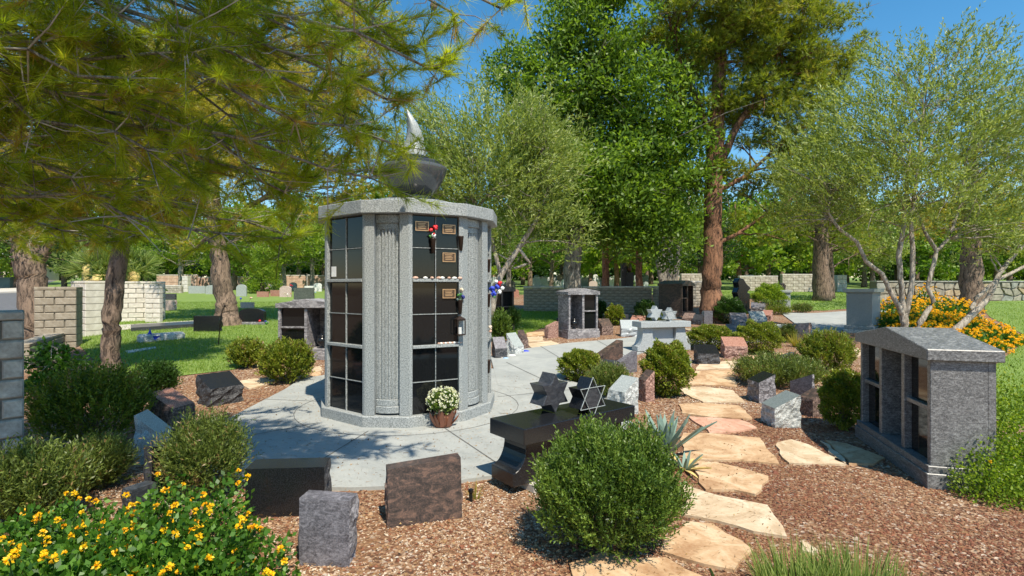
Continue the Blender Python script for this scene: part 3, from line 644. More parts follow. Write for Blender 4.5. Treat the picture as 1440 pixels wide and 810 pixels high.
MK = [
 (540,648,646,740,9,'slab',g1('brown'),'brown and black mottled slab alone in the tan gravel before the pad',dict(dr=.22,lean=.05,skew=.03)),
 (412,492,692,804,-24,'slab',g1('violet'),'violet grey block with rough right side beside the yellow flowers',dict(dr=.42,skew=-.01)),
 (334,450,646,733,-16,'slab',g1('black'),'black block with broken right edge at the rim of the concrete pad',dict(dr=.4,skew=-.01)),
 (197,229,622,705,35,'slab',g1('black','charcoal'),'narrow dark upright block between two rosemary bushes',dict(dr=.5,skew=-.05)),
 (176,221,577,655,66,'slant',g1('light','light'),'pale grey steep sloping stone left of the rosemary bush',dict(dr=.8,hf=.6)),
 (164,204,680,752,30,'slab',g1('charcoal','black_rough'),'dark block half hidden in the yellow lantana',dict(dr=.6)),
 (196,252,547,610,44,'slant',g1('red','brown_rough'),'pinkish brown sloping stone in the left bed',dict(dr=1.0,hf=.62)),
 (185,215,541,560,-20,'slant',g1('charcoal'),'low blue grey stone tucked behind the pinkish brown one',dict()),
 (266,324,524,572,26,'slant',g1('black'),'black sloping stone at the left rim of the pad',dict(dr=.8,hf=.6)),
 (692,713,474,506,20,'slant',g1('violet','black_rough'),'dark block nearest the right edge of the tower',dict(dr=.7)),
 (712,737,468,501,52,'slant',g1('light','light_rough'),'pale grey sloping stone behind the purple gnome',dict(hf=.4)),
 (728,743,464,492,50,'slant',g1('brown'),'brown stone leaning right of the pale stone near the tower',dict()),
 (767,786,452,476,35,'slab',g1('red_rough'),'rough reddish stone with peaked top beside the small mausoleum',dict(dr=.5,skew=.12)),
 (783,793,447,469,0,'slab',g1('charcoal'),'dark slab tight against the left side of the small mausoleum',dict(dr=.6)),
 (842,864,448,472,30,'slant',g1('brown'),'dark brown sloping stone right of the small mausoleum',dict(hf=.55)),
 (874,903,450,474,8,'slant',g1('pale'),'pale smooth sloping stone behind the path',dict(hf=.5,dr=.6)),
 (888,910,444,458,-15,'slant',g1('red'),'low reddish stone behind the pale smooth one',dict()),
 (843,880,479,516,48,'slab',g1('brown'),'tall brown stone with slanted shoulder right of the round shrub',dict(dr=.3,skew=.22)),
 (870,899,494,527,44,'slab',g1('violet'),'grey rough slab with slanted shoulder before the pale bench',dict(dr=.3,skew=.16)),
 (842,870,506,530,-35,'slant',g1('charcoal','violet_rough'),'small grey slope showing above the loose green shrub',dict()),
 (860,902,529,586,-42,'slant',g1('light'),'pale sloping stone at the end of the black bench',dict(dr=.9,hf=.65)),
 (900,923,520,566,-50,'slant',g1('brown','red_rough'),'reddish stone right of the pale one by the black bench',dict(dr=.9,hf=.7)),
 (954,975,494,527,40,'slab',g1('light'),'pale stone peeping out behind the upright shrub by the flagstones',dict(dr=.5,skew=-.12)),
 (982,1017,485,514,14,'slant',g1('black'),'black low sloping stone beside the red one',dict(hf=.6,dr=.8)),
 (1021,1057,474,505,14,'slant',g1('red'),'red granite sloping stone between two round shrubs',dict(hf=.6,dr=.8)),
 (1031,1056,440,462,14,'slant',g1('violet','violet_rough'),'black and white veined stone behind the round shrubs',dict(hf=.5)),
 (1058,1083,438,460,20,'slant',g1('light'),'pale green grey sloping stone near the white planter',dict(hf=.5)),
 (1074,1089,436,451,-20,'slant',g1('red'),'small red stone beside the white planter',dict()),
 (1024,1042,456,470,0,'slant',g1('violet'),'low purple grey stone behind the left round shrub',dict()),
 (990,1004,437,456,18,'slab',g1('violet','light_rough'),'rough grey stone at the foot of the big pine',dict(dr=.7)),
 (962,980,440,455,-20,'slant',g1('brown_rough'),'low brown stone left of the big pine',dict()),
 (976,990,442,457,-20,'slant',g1('charcoal'),'low dark grey stone left of the big pine',dict()),
 (1060,1078,425,439,0,'slant',g1('violet'),'dark veined stone behind the pale green one',dict()),
 (1113,1144,453,481,-12,'slab',g1('violet','brown_rough'),'grey brown slab between the entry path and the shrubs',dict(dr=.5,skew=.05)),
 (1090,1121,495,515,30,'slab',g1('charcoal'),'dark slab with curved top behind the long low shrub',dict(dr=.2,skew=.1)),
 (1061,1098,523,568,-58,'slant',g1('black','violet_rough'),'dark stone with bright sloping top in the long low shrub',dict(dr=.8,hf=.72)),
 (1085,1136,550,604,-60,'slant',g1('steel','light_rough'),'large pale sloping stone beside the stepping stones',dict(dr=1.0,hf=.6)),
 (1118,1148,524,560,-30,'slab',g1('violet'),'dark grey leaning slab behind the large pale stone',dict(dr=.15,skew=.14)),
 (1135,1170,547,588,-46,'slant',g1('brown'),'dark brown stone between the large pale stone and the shrub',dict(dr=.9,hf=.7)),
]
for a in MK: marker(*a[:8], **a[8])
# offerings beside the pale stone near the tower
def small(name, label, cat, loc, mb, mat, grp=None): return tag(mb.obj(name, M[mat], None, loc=loc, smooth=True), label, cat, grp)
p = G(717, 494); gn = thing('garden_gnome', 'little figure with pointed purple hat before the pale stone', 'ornament', p)
MB().lathe([(.05,0),(.06,.05),(.045,.13),(.03,.15)],10).obj('body', M['bronze'], gn, smooth=True)
MB().lathe([(.0,.14),(.035,.16),(.04,.19),(.02,.22)],8).obj('head', M['cream'], gn, smooth=True)
MB().lathe([(.06,.2),(.05,.24),(.025,.32),(.004,.39)],8).obj('hat', M['purple'], gn, smooth=True)
for (x,y,m_,lab,sc_) in ((704,505,'cream','cream offering stone left of the others at the path edge',.06),(711,506,'bluelt','pale blue offering beside the path edge',.06),(720,502,'whitep','flat white offering below the gnome',.07),(728,499,'pinkp','pink offering by the pale stone',.035),(733,498,'roserd','small red offering by the pale stone',.03),(739,496,'blue','blue and white offering, rightmost of the row',.075)):
    small('offering', lab, 'offering', G(x,y)+Vector((0,0,.02)), MB().ball((0,0,0),sc_,0,7,4,(1.3,1,.55)), m_, 'small offerings beside the tower path')
# ------------------------------------------------------------ flagstones
FS = [
 ([(803,795),(845,781),(900,787),(938,789),(990,818),(960,840),(820,840),(800,812)],'flag_tan'),
 ([(925,777),(968,736),(1003,742),(1045,765),(1060,775),(1030,808),(990,800)],'flag_tan'),
 ([(962,685),(1010,700),(1080,712),(1090,728),(1101,757),(1062,752),(1010,735),(962,728)],'flag_pale'),
 ([(972,650),(1010,652),(1050,664),(1081,672),(1067,699),(1030,692),(988,690)],'flag_tan'),
 ([(958,611),(1010,612),(1070,618),(1080,632),(1096,654),(1040,650),(962,649)],'flag_tan'),
 ([(969,588),(1000,589),(1040,592),(1066,603),(1040,608),(1000,612),(985,600)],'flag_pink'),
 ([(955,570),(985,568),(1040,572),(1060,591),(1000,588),(962,583)],'flag_tan'),
 ([(952,547),(990,545),(1030,550),(1046,567),(990,567),(968,558)],'flag_pale'),
 ([(966,524),(1030,520),(1036,545),(1000,543),(953,541)],'flag_tan'),
 ([(985,513),(1036,508),(1040,518),(978,521)],'flag_pale'),
 ([(1092,624),(1112,620),(1140,628),(1190,655),(1150,655),(1108,654),(1099,640)],'flag_pale'),
 ([(1156,622),(1180,640),(1190,655),(1178,650)],'flag_pale'),
 ([(1160,620),(1190,625),(1242,646),(1228,655),(1196,655)],'flag_tan'),
 ([(1124,767),(1132,765),(1150,778),(1144,784),(1130,780)],'flag_pale'),
 ([(1050,501),(1090,496),(1120,501),(1100,508),(1062,508)],'flag_tan'),
 ([(1128,488),(1160,490),(1175,497),(1140,498)],'flag_pale'),
 ([(740,468),(765,467),(768,472),(742,474)],'flag_tan'),
 ([(741,475),(763,474),(764,480),(744,482)],'flag_pale'),
 ([(742,484),(775,480),(795,488),(775,492),(750,494)],'flag_pale'),
 ([(330,538),(365,533),(395,537),(350,548)],'flag_pale'),
 ([(405,534),(440,524),(452,524),(452,533),(420,542)],'flag_tan'),
 ([(436,520),(450,516),(453,522),(440,525)],'flag_pale'),
 ([(960,462),(1010,462),(1030,468),(975,469)],'flag_pale'),
 ([(1180,500),(1205,490),(1214,498),(1200,506)],'flag_pale'),
]
sp = thing('stepping_stones', 'sandstone slabs laid in the gravel as a stepping path beside the beds', 'paving', (0,0,0)); sp['kind'] = 'structure'; del sp['category']
for poly, m_ in FS: sheet('flagstone', [tuple(G(*q)[:2]) for q in poly], .019, M[m_], .05, sp, jag=.02)
# ------------------------------------------------------------ posts of granite
def post(label, x0, x1, yt, yb, mat, rz=0):
    g_ = G((x0+x1)/2, yb); W = (x1-x0)/FPX*g_.y*.8; Yc = g_.y+W/2; h = CAMH-(yt-HY)/FPX*Yc-gz(Yc)
    t = thing('granite_post', label, 'pillar', (g_.x, Yc, gz(Yc)), rz, 'square granite pillars')
    a = W/2*.98; MB().box(-a*1.06,a*1.06,-a*1.06,a*1.06,-.05,.09).obj('foot', M['light_rough'], t, bevel=.01)
    MB().box(-a,a,-a,a,.09,.2).obj('plinth', mat, t, bevel=.015); b = a*.88
    MB().box(-b,b,-b,b,.2,h-.13).obj('shaft', mat, t, bevel=.006)
    MB().box(-a*.92,a*.92,-a*.92,a*.92,h-.13,h-.1).box(-a*1.08,a*1.08,-a*1.08,a*1.08,h-.098,h).obj('cap', M['light'], t, bevel=.008)
post('tall grey granite pillar with cap beside the yellow flower bed', 1203, 1250, 406, 470, M['tower_rough'], R(-52))
post('small pale granite pillar with cap beside the entry path', 1096, 1117, 408, 438, M['light'], R(-18))
p = G(1090, 481); t = thing('stone_planter', 'white stone planter box with dark inset panel beside the entry path', 'planter', (p.x, p.y+.45, p.z), R(-8))
MB().box(-.36,.36,-.4,.4,-.05,.43).obj('box', M['light'], t, bevel=.01); MB().box(-.24,.12,-.405,-.39,.1,.32).obj('panel', M['niche'], t)
MB().box(-.32,.32,-.36,.36,.43,.45).obj('soil', M['bronze'], t)
p = G(868, 456); t = thing('granite_planter', 'low dark blue grey planter before the brick garden wall', 'planter', (p.x, p.y+.3, p.z), 0)
MB().box(-.36,.36,-.3,.3,-.05,.3).obj('box', M['charcoal'], t, bevel=.01)
# ------------------------------------------------------------ block walls
BM_ = {}
def block_mesh(L, H, D, mat, k):
    key = (round(L,3), round(H,3), round(D,3), mat.name, k)
    if key not in BM_:
        j = lambda: random.uniform(0, .012)
        g_ = .007; x0, x1, z0, z1 = g_, L-g_, g_, H-g_; b = .012
        vs = [(x0,0,z0),(x1,0,z0),(x1,0,z1),(x0,0,z1),(x0+b,-b-j(),z0+b),(x1-b,-b-j(),z0+b),(x1-b,-b-j(),z1-b),(x0+b,-b-j(),z1-b),(x0,D,z0),(x1,D,z0),(x1,D,z1),(x0,D,z1),
              (x0+b,D+b,z0+b),(x1-b,D+b,z0+b),(x1-b,D+b,z1-b),(x0+b,D+b,z1-b)]
        fs = [(4,5,6,7),(0,1,5,4),(1,2,6,5),(2,3,7,6),(3,0,4,7),(8,0,3,11),(1,9,10,2),(3,2,10,11),(0,8,9,1),(13,12,15,14),(9,8,12,13),(10,9,13,14),(11,10,14,15),(8,11,15,12)]
        BM_[key] = MB().add(vs, fs).mesh('block', mat)
    return BM_[key]
def block_wall(name, label, p0, p1, H, course, blen, D, mat, cap=None, cat='wall', z=None, capover=.03, group=None):
    p0, p1 = Vector(p0[:2]), Vector(p1[:2]); d = p1-p0; L = d.length; an = math.atan2(d.y, d.x)
    zz = min(gz(p0.y), gz(p1.y))-.02 if z is None else z
    t = thing(name, label, cat, (p0.x, p0.y, zz), an, group)
    nc = max(1, round(H/course)); ch = H/nc
    MB().box(.015, L-.015, .015, D-.015, -.3, H-.01).obj('mortar', M['mortar'], t)
    for c in range(nc):
        x = 0; first = (c % 2)*blen/2
        while x < L-.01:
            bl = first if (x == 0 and first) else blen
            if x+bl > L-.35*blen: bl = L-x
            o = link('block', block_mesh(bl, ch, D, mat, random.randint(0, 2)), t); o.location = (x, random.uniform(-.003,.003), c*ch); x += bl
    if cap:
        nb = max(1, round(L/(blen*1.0))); 
        for k in range(nb):
            o = MB().box(k*L/nb+.003, (k+1)*L/nb-.003, -capover, D+capover, H, H+.07).obj('cap_stone', cap, t, bevel=.01)
    return t
# near left pillar
q = G(20, 663); block_wall('block_pillar', 'near split face block pillar cut by the left edge of the photo', (-4.62, q.y-.47), (-4.16, q.y-.04), 1.33, .165, .32, .5, M['block_near'], M['block_near'], 'pillar', capover=.015)
# second pillar with its lit side and a low wall before it
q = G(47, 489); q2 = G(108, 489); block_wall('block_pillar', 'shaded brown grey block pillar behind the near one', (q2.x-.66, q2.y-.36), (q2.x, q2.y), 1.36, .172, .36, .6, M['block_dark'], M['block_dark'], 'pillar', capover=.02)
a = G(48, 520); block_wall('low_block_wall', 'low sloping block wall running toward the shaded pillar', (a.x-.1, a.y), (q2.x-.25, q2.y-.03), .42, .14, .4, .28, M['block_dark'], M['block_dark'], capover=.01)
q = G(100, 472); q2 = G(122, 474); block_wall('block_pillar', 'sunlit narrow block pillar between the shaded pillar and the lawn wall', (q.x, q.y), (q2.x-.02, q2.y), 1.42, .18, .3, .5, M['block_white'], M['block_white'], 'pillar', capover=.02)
a = G(122, 455); b = G(232, 450); block_wall('lawn_wall', 'pale block wall at the back of the left lawn', (a.x+.03, a.y), (b.x, b.y), 1.3, .165, .42, .3, M['block_white'], M['block_white'])
a = G(207, 453); b = G(228, 453); block_wall('wall_pier', 'squat pier at the right end of the pale block wall', (a.x, a.y-.1), (b.x, b.y-.1), 1.12, .165, .5, .14, M['block_white'], M['block_white'], 'pillar')
# brick-like garden wall in the middle, two faces
z_ = gz(20)
a = G(736, 438); b = G(917, 440); block_wall('garden_wall', 'long pale brick garden wall across the middle', (a.x, a.y), (b.x, b.y), .98, .109, .34, .22, M['block'], M['block_white'])
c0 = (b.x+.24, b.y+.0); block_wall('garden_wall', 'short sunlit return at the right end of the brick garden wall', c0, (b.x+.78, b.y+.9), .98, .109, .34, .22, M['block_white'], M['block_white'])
a = G(965, 432); b = G(990, 430); block_wall('garden_wall', 'short piece of brick wall seen left of the big pine trunk', (a.x-.3, a.y), (b.x+.2, b.y), 1.1, .12, .36, .25, M['block'], M['block_white'])
# flagstone faced wall at the right, every facing stone its own piece
def stone_wall(label, x0, x1, Y, H, mats):
    a = G(x0, 415)
    X0, X1 = (x0-CX)/FPX*Y, (x1-CX)/FPX*Y; t = thing('fieldstone_wall', label, 'wall', (X0, Y, gz(Y)-.02), 0)
    L = X1-X0; MB().box(0, L, .05, .45, -.4, H).obj('mortar', M['mortar'], t)
    nx, nz = 20, 3; P = {}
    for i in range(nx+1):
        for k in range(nz+1): P[i, k] = Vector(((i+(random.uniform(-.3,.3) if 0 < i < nx else 0)+(k%2)*.3*(0 < i < nx))*L/nx, max(0, min(H, (k+(random.uniform(-.32,.32) if 0 < k < nz else 0))*H/nz))))
    for i in range(nx):
        for k in range(nz):
            q = [P[i,k], P[i+1,k], P[i+1,k+1], P[i,k+1]]; c = sum(q, Vector((0,0)))/4; pts = []
            for m in range(4):
                A_, B_ = q[m], q[(m+1)%4]
                for tt in (.12, .5, .88):
                    v = A_.lerp(B_, tt); v = c+(v-c)*(1-.035/max((v-c).length, .05))+Vector((random.uniform(-.02,.02), random.uniform(-.02,.02))); pts.append((v.x, v.y))
            y0 = random.uniform(-.03, .01)
            MB().prism_y(pts, y0, .06).obj('stone', random.choice(mats), t, bevel=.015)
    for k in range(16): MB().box(k*L/16+.004, (k+1)*L/16-.004, -.05, .5, H+.002, H+.07).obj('coping', M['wall_b'], t, bevel=.01)
stone_wall('fieldstone wall of large irregular slabs along the right lawn', 1232, 1500, 27, .98, [M['wall_a'], M['wall_b'], M['wall_a'], M['wall_c']])
def at(x, y, Y): return Vector(((x-CX)/FPX*Y, Y, gz(Y)))
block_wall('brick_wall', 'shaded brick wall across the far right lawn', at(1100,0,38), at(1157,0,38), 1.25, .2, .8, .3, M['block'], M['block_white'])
block_wall('wall_pier', 'bright cream pier at the end of the far brick wall, left one', at(1159,0,37.5), at(1171,0,37.5), 1.25, .3, .7, .6, M['block_white'], None, 'pillar')
block_wall('wall_pier', 'bright cream pier at the end of the far brick wall, right one', at(1177,0,38), at(1191,0,38), 1.25, .3, .8, .6, M['block_white'], None, 'pillar')
block_wall('brick_wall', 'low pale block wall far behind the big pine', at(1040,0,40), at(1094,0,40), 1.1, .2, .8, .3, M['block'], M['block_white'])
block_wall('brick_wall', 'pale patterned block wall seen between the multi stem tree and the big pine', at(958,0,34), at(1012,0,34), 1.3, .2, .6, .3, M['block'], M['block_white'])
for x0, x1, Yd, h_, lab in ((220,276,44,1.15,'salmon block wall panel far behind the left lawn, leftmost'),(277,302,45,.95,'salmon block wall panel, short one right of the gate pier'),(303,352,44,1.0,'salmon block wall panel behind the thick left pine'),(398,430,46,1.1,'salmon block wall panel behind the distant white headstones'),(432,462,45,1.1,'salmon block wall panel just left of the tower'),(660,700,50,1.2,'salmon block wall panel just right of the tower')):
    block_wall('salmon_wall', lab, at(x0,0,Yd), at(x1,0,Yd), h_, .28, 1.1, .25, M['pinkwall'], M['block_white'], group='salmon walls behind the lawn')
block_wall('wall_pier', 'pale square gate pier standing before the salmon wall', at(256,0,38), at(264,0,38), 1.1, .25, .5, .4, M['block_white'], M['block_white'], 'pillar')
block_wall('lawn_wall', 'low grey block wall left of the pale gate pier', at(212,0,36), at(255,0,36), .5, .17, .5, .25, M['block'], M['block_white'])
# ------------------------------------------------------------ headstones
HS = [
 (168,196,417,442,0,'round','maroon','maroon upright headstone before the pale block wall','block_white'),
 (212,244,422,437,0,'slab','pink','wide pink headstone right of the maroon one',None),
 (228,246,413,422,0,'slab','charcoal','small dark headstone behind the wide pink one',None),
 (265,288,402,413,0,'slab','light','pale grey double headstone by the gate pier',None),
 (289,303,401,414,0,'round','light','pale round topped headstone right of the gate pier',None),
 (338,356,425,434,0,'slab','pink','pale pink low headstone with blue flowers',None),
 (272,308,444,467,0,'slab','black','wide black headstone on the left lawn near the pine',None),
 (336,371,437,457,0,'round','black','black headstone with arched top and engraved face',  'weather'),
 (332,346,400,417,0,'round','light','teardrop shaped grey headstone right of the thick pine',None),
 (361,377,410,418,0,'slab','red','low rosy headstone, left of two beside the young conifer',None),
 (380,395,408,417,0,'slab','red','low rosy headstone, right of two beside the young conifer',None),
 (393,409,402,418,0,'round','pink','rounded rosy headstone left of the green one',None),
 (413,440,407,424,0,'slab','green','dark green upright headstone with pale rough edge','weather'),
 (433,450,393,401,0,'slab','maroon','dark red wide headstone against the salmon wall',None),
 (428,440,402,411,0,'slab','white','white marble headstone left of the tower edge, lower one',None),
 (441,452,398,410,0,'round','white','white marble headstone touching the tower edge',None),
 (407,417,397,408,0,'round','light','pale grey headstone behind the rounded rosy one',None),
 (384,392,400,408,0,'slab','charcoal','dark small headstone behind the rosy pair',None),
 (768,789,394,403,0,'round','light','pale arched headstone showing over the garden wall',None),
 (722,730,407,418,0,'round','red','red rounded headstone left of the garden wall',None),
 (701,709,396,413,0,'slab','white','white upright headstone right of the tower',None),
 (710,725,394,413,0,'round','green','dark green headstone right of the white one by the tower',None),
 (1047,1060,388,408,0,'slab','pale','pale grey block monument behind the black sculpture','pale'),
 (950,960,396,408,0,'slab','charcoal','dark headstone in the shade behind the brown mausoleum',None),
 (905,912,396,407,0,'round','light','light headstone seen left of the multi stem tree',None),
]
for x0,x1,yt,yb,yaw,fm,m_,lab,bs in HS:
    marker(x0,x1,yt,yb,yaw,fm,g1(m_,m_),lab,dr=.22,base=M[bs] if bs else None,nm='headstone',grp='headstones on the lawns',cat='headstone')
for k in range(110):           # far field of small headstones
    x = random.choice([random.uniform(640,700), random.uniform(735,1000), random.uniform(735,960), random.uniform(360,450)]); Yd = random.uniform(42, 90); h_ = random.uniform(.6,1.1); w_ = random.uniform(.5,1.0)
    pr = [(-w_/2,-.1),(w_/2,-.1)]+[(w_/2*math.cos(R(a)), h_*.75+h_*.25*math.sin(R(a))) for a in range(0,181,30)]
    o = MB().prism_y(pr, -.1, .1).obj('headstone', M[random.choice(['white','light','light','pink','pale','white'])], None, loc=at(x,0,Yd)); o.rotation_euler = (0,0,random.uniform(-.15,.15))
    tag(o, 'small pale headstone far off under the trees behind the garden wall' if x > 600 else 'small pale headstone far off behind the left lawn', 'headstone', 'distant headstones' if x > 600 else 'distant left headstones')
# flat log-like white memorial with a blue flower on it
a = G(188, 484); b = G(253, 477); mid = (a+b)/2; L = (b-a).length
t = thing('low_memorial', 'long low white streaked memorial stone on the left lawn', 'memorial stone', (mid.x, mid.y+.15, mid.z), math.atan2(b.y-a.y, b.x-a.x))
m = MB().box(-L/2, L/2, -.14, .14, -.03, .2); m.obj('stone', M['weather2'] if 'weather2' in M else M['light_rough'], t, bevel=.05)
q = A(212, 477, mid.y-.1); fl_ = thing('blue_pinwheel_flower', 'large deep blue artificial flower with yellow centre on the low white memorial', 'flower', q)
m = MB()
for k in range(5):
    a_ = R(72*k+18); m.add([(0,0,0),(.13*math.cos(a_-.4),-.03,.13*math.sin(a_-.4)),(.27*math.cos(a_),-.02,.27*math.sin(a_)),(.13*math.cos(a_+.4),-.05,.13*math.sin(a_+.4))],[(0,1,2,3)])
m.obj('petals', M['blue'], fl_); MB().ball((0,-.04,0),.035).obj('centre', M['bronze_rim'], fl_)
tag(sheet('flat_marker', px((176,495),(218,489),(220,491),(180,498)), .03, M['light'], .04), 'pale flat marker strip in the grass below the low white memorial', 'grave marker')
a = G(184,459); b = G(272,455)
tag(sheet('dark_kerb', px((184,462),(272,457),(272,461),(184,467)), .12, M['charcoal'], .14), 'dark granite kerb with pale lettering blocks along the lawn walk', 'kerb')
def vaseflower(label, x, y, ms, h_=.16, r=.06):
    p = G(x, y); sp_ = [(random.uniform(-r,r), random.uniform(-.04,.04), h_+random.uniform(-.04,.06), .045, m_) for m_ in ms]
    bouquet('grave_flowers', label, p+Vector((0,0,.05)), sp_)
vaseflower('pink and red flowers beside the walk at the left', 172, 472, ['pinkp','whitep','roserd','pinkp'], .2, .12)
vaseflower('blue flowers beside the pale pink headstone', 338, 431, ['blue','blue','blue'], .25)
vaseflower('pink flowers behind the pale pink headstone', 350, 426, ['pinkp','pinkp','cream'], .15, .15)
vaseflower('red flowers beside the dark green headstone', 409, 417, ['roserd','roserd','roserd'], .6, .1)
vaseflower('cream and orange flowers in front of the rounded rosy headstone', 405, 420, ['cream','whitep','bronze_rim','cream'], .2, .25)
vaseflower('teal and red flowers right of the dark green headstone', 443, 420, ['tealbox','roserd','greenp','bluelt'], .3, .2)
vaseflower('red and dark flowers beside the arched black headstone', 366, 462, ['roserd','dkblue','greenp'], .15, .2)
# black sculpture by the pine, dark column monument, pink sculpture
p = G(1046, 441); t = thing('black_sculpture', 'tall black granite monument with jagged broken left side and sloped top', 'monument', (p.x, p.y+.2, p.z), R(15))
m = MB().prism_y([(-.22,-.05),(.26,-.05),(.26,.75),(.14,.8),(.3,.98),(.12,1.12),(-.02,1.32),(-.2,1.36),(-.3,1.2),(-.24,1.0),(-.34,.8),(-.26,.6),(-.33,.4)], -.16, .16); m.obj('stone', M['black'], t, bevel=.02)
MB().box(-.4,.4,-.3,.3,-.06,.08).obj('base', M['black'], t, bevel=.01)
p = at(877,0,30); t = thing('dark_column_monument', 'dark upright column monument among the trees behind the garden wall', 'monument', p)
MB().box(-.16,.16,-.16,.16,-.1,2.0).obj('shaft', M['charcoal'], t, bevel=.02); MB().ball((.32,0,1.7),.2,0,10,6,(.8,.8,1.4)).obj('figure', M['bronze'], t, smooth=True); MB().box(.12,.52,-.2,.2,-.1,1.45).obj('pedestal', M['charcoal'], t)
p = at(1100,0,30); t = thing('pink_sculpture', 'pinkish stone sculpture before the far brick wall', 'sculpture', p, R(20))
MB().prism_y([(-.18,-.05),(.24,-.05),(.22,.2),(.1,.35),(.16,.7),(.02,.85),(-.14,.8),(-.2,.4)], -.14, .14).obj('stone', M['red_rough'], t, bevel=.03)
# utility box and far street objects
p = G(6, 404)
t = thing('utility_box', 'dark green utility cabinet across the road at the left edge', 'utility box', at(8,0,44)+Vector((0,0,.1)))
MB().box(-1.1,.8,-.5,.5,-.2,.75).obj('cabinet', M['tealbox'], t, bevel=.03); MB().box(-1.2,.9,-.6,.6,.75,.85).obj('lid', M['tealbox'], t, bevel=.02)
# path lights and small stakes
p = G(662, 706); t = thing('path_light', 'small black path light stake in the tan gravel by the black bench', 'garden light', p)
MB().tube([(0,0,0),(0,0,.07)],.014,8).obj('stake', M['niche'], t); MB().lathe([(.016,.07),(.02,.075),(.02,.095),(.01,.1)],8).obj('head', M['niche'], t)
p = G(307, 486); t = thing('shepherd_hook', 'thin dark garden stake standing in the left lawn', 'stake', p)
MB().tube([(0,0,0),(.04,0,.5),(.08,.02,.8),(.14,.02,.95)],.012,5).obj('rod', M['bronze_dark'], t); MB().ball((.14,.02,.93),.03).obj('knob', M['bronze_dark'], t)
# ------------------------------------------------------------ gravel as loose stones
def inside_any(P, polys):
    r = np.zeros(len(P), bool)
    for q in polys: r |= inpoly(P, q)
    return r
flagpolys = [[tuple(G(*q)[:2]) for q in poly] for poly, _ in FS]
hard = flagpolys+[pad, path_poly, path2]+[LAWNS[k] for k in LAWNS]
def gravel(n, x0, x1, y0, y1, s0, s1, name):
    X = rng.uniform(x0, x1, n); Y = y0*(y1/y0)**rng.random(n)
    P = np.stack([X, Y], 1); P = P[~inside_any(P+rng.normal(size=P.shape)*.022, hard)]; bare = np.sin(P[:,0]*3.1+1.7*np.sin(P[:,1]*2.3))*np.sin(P[:,1]*3.7+P[:,0]); P = P[rng.random(len(P)) > np.clip(bare-.35, 0, 1)*1.3]; n = len(P)
    s = rng.uniform(s0, s1, n)*(.7+.6*rng.random(n)**3); 
    base = np.array([[1,0,0],[0,1,0],[-1,0,0],[0,-1,0],[0,0,1]], float)
    a = rng.uniform(0, 6.28, n); c, s_ = np.cos(a), np.sin(a)
    v = np.repeat(base[None], n, 0)*np.stack([s*rng.uniform(.8,1.3,n), s*rng.uniform(.5,1,n), s*rng.uniform(.3,.75,n)], 1)[:, None, :]
    v += rng.normal(size=v.shape)*s[:, None, None]*.12
    x = v[...,0]*c[:,None]-v[...,1]*s_[:,None]; y = v[...,0]*s_[:,None]+v[...,1]*c[:,None]
    tz = rng.normal(size=n)*.25
    V = np.stack([x+P[:,0:1], y+P[:,1:2], v[...,2]+x*tz[:,None]+GZ(P[:,1:2])+.003], -1)
    T = np.array([[0,1,4],[1,2,4],[2,3,4],[3,0,4]]); V = V[:, T].reshape(-1, 3)
    # redder lava rock on the right, paler tan stones to the left
    red = 1/(1+np.exp(-(P[:,0]-1.2)*2.2))*(P[:,1] < 6.5)
    nz = np.sin(P[:,0]*2.3+1)*np.sin(P[:,1]*1.9)*.14
    val = np.clip(rng.beta(2.2, 1.5, n)*(.86-.4*red)+nz, 0, .99)
    tag(link(name, npmesh(name, V, 3, M['pebble'], np.repeat(val, 4))), kind='stuff')
gravel(88000, -3.4, 4.6, 2.45, 6.0, .006, .013, 'gravel')
gravel(1500, -3.4, 4.6, 2.45, 9.0, .012, .027, 'large_gravel')
gravel(50000, -5.5, 6.5, 6.0, 15, .009, .02, 'gravel')
# ------------------------------------------------------------ lawn blades
def lawn(poly, n, h, w_, y1=26, name='lawn_grass'):
    xs = [p[0] for p in poly]; ysq = [p[1] for p in poly]; lo, hi = min(ysq), min(max(ysq), y1)
    Y = lo*(hi/lo)**rng.random(n*3); X = rng.uniform(max(min(xs), -40), min(max(xs), 40), n*3); P = np.stack([X, Y], 1); k = inpoly(P, poly) & (abs(X) < Y*1.05)
    P = P[k][:n]; n = len(P); D = unit(np.concatenate([rng.normal(size=(n,2))*.45, np.ones((n,1))], 1))
    V = needles(np.concatenate([P, GZ(P[:,1:2])+.01], 1), D, rng.uniform(.6,1.2,n)*h, w_)
    tag(link(name, npmesh(name, V, 3, M['grass'], rng.beta(2,2,n))), 'short green mown grass', 'grass', kind='stuff')
lawn(LAWNS['left_lawn'], 70000, .06, .012); lawn(LAWNS['middle_lawn'], 26000, .06, .014); lawn(LAWNS['right_lawn'], 60000, .06, .013); lawn(LAWNS['far_lawn'], 12000, .07, .03, 45)
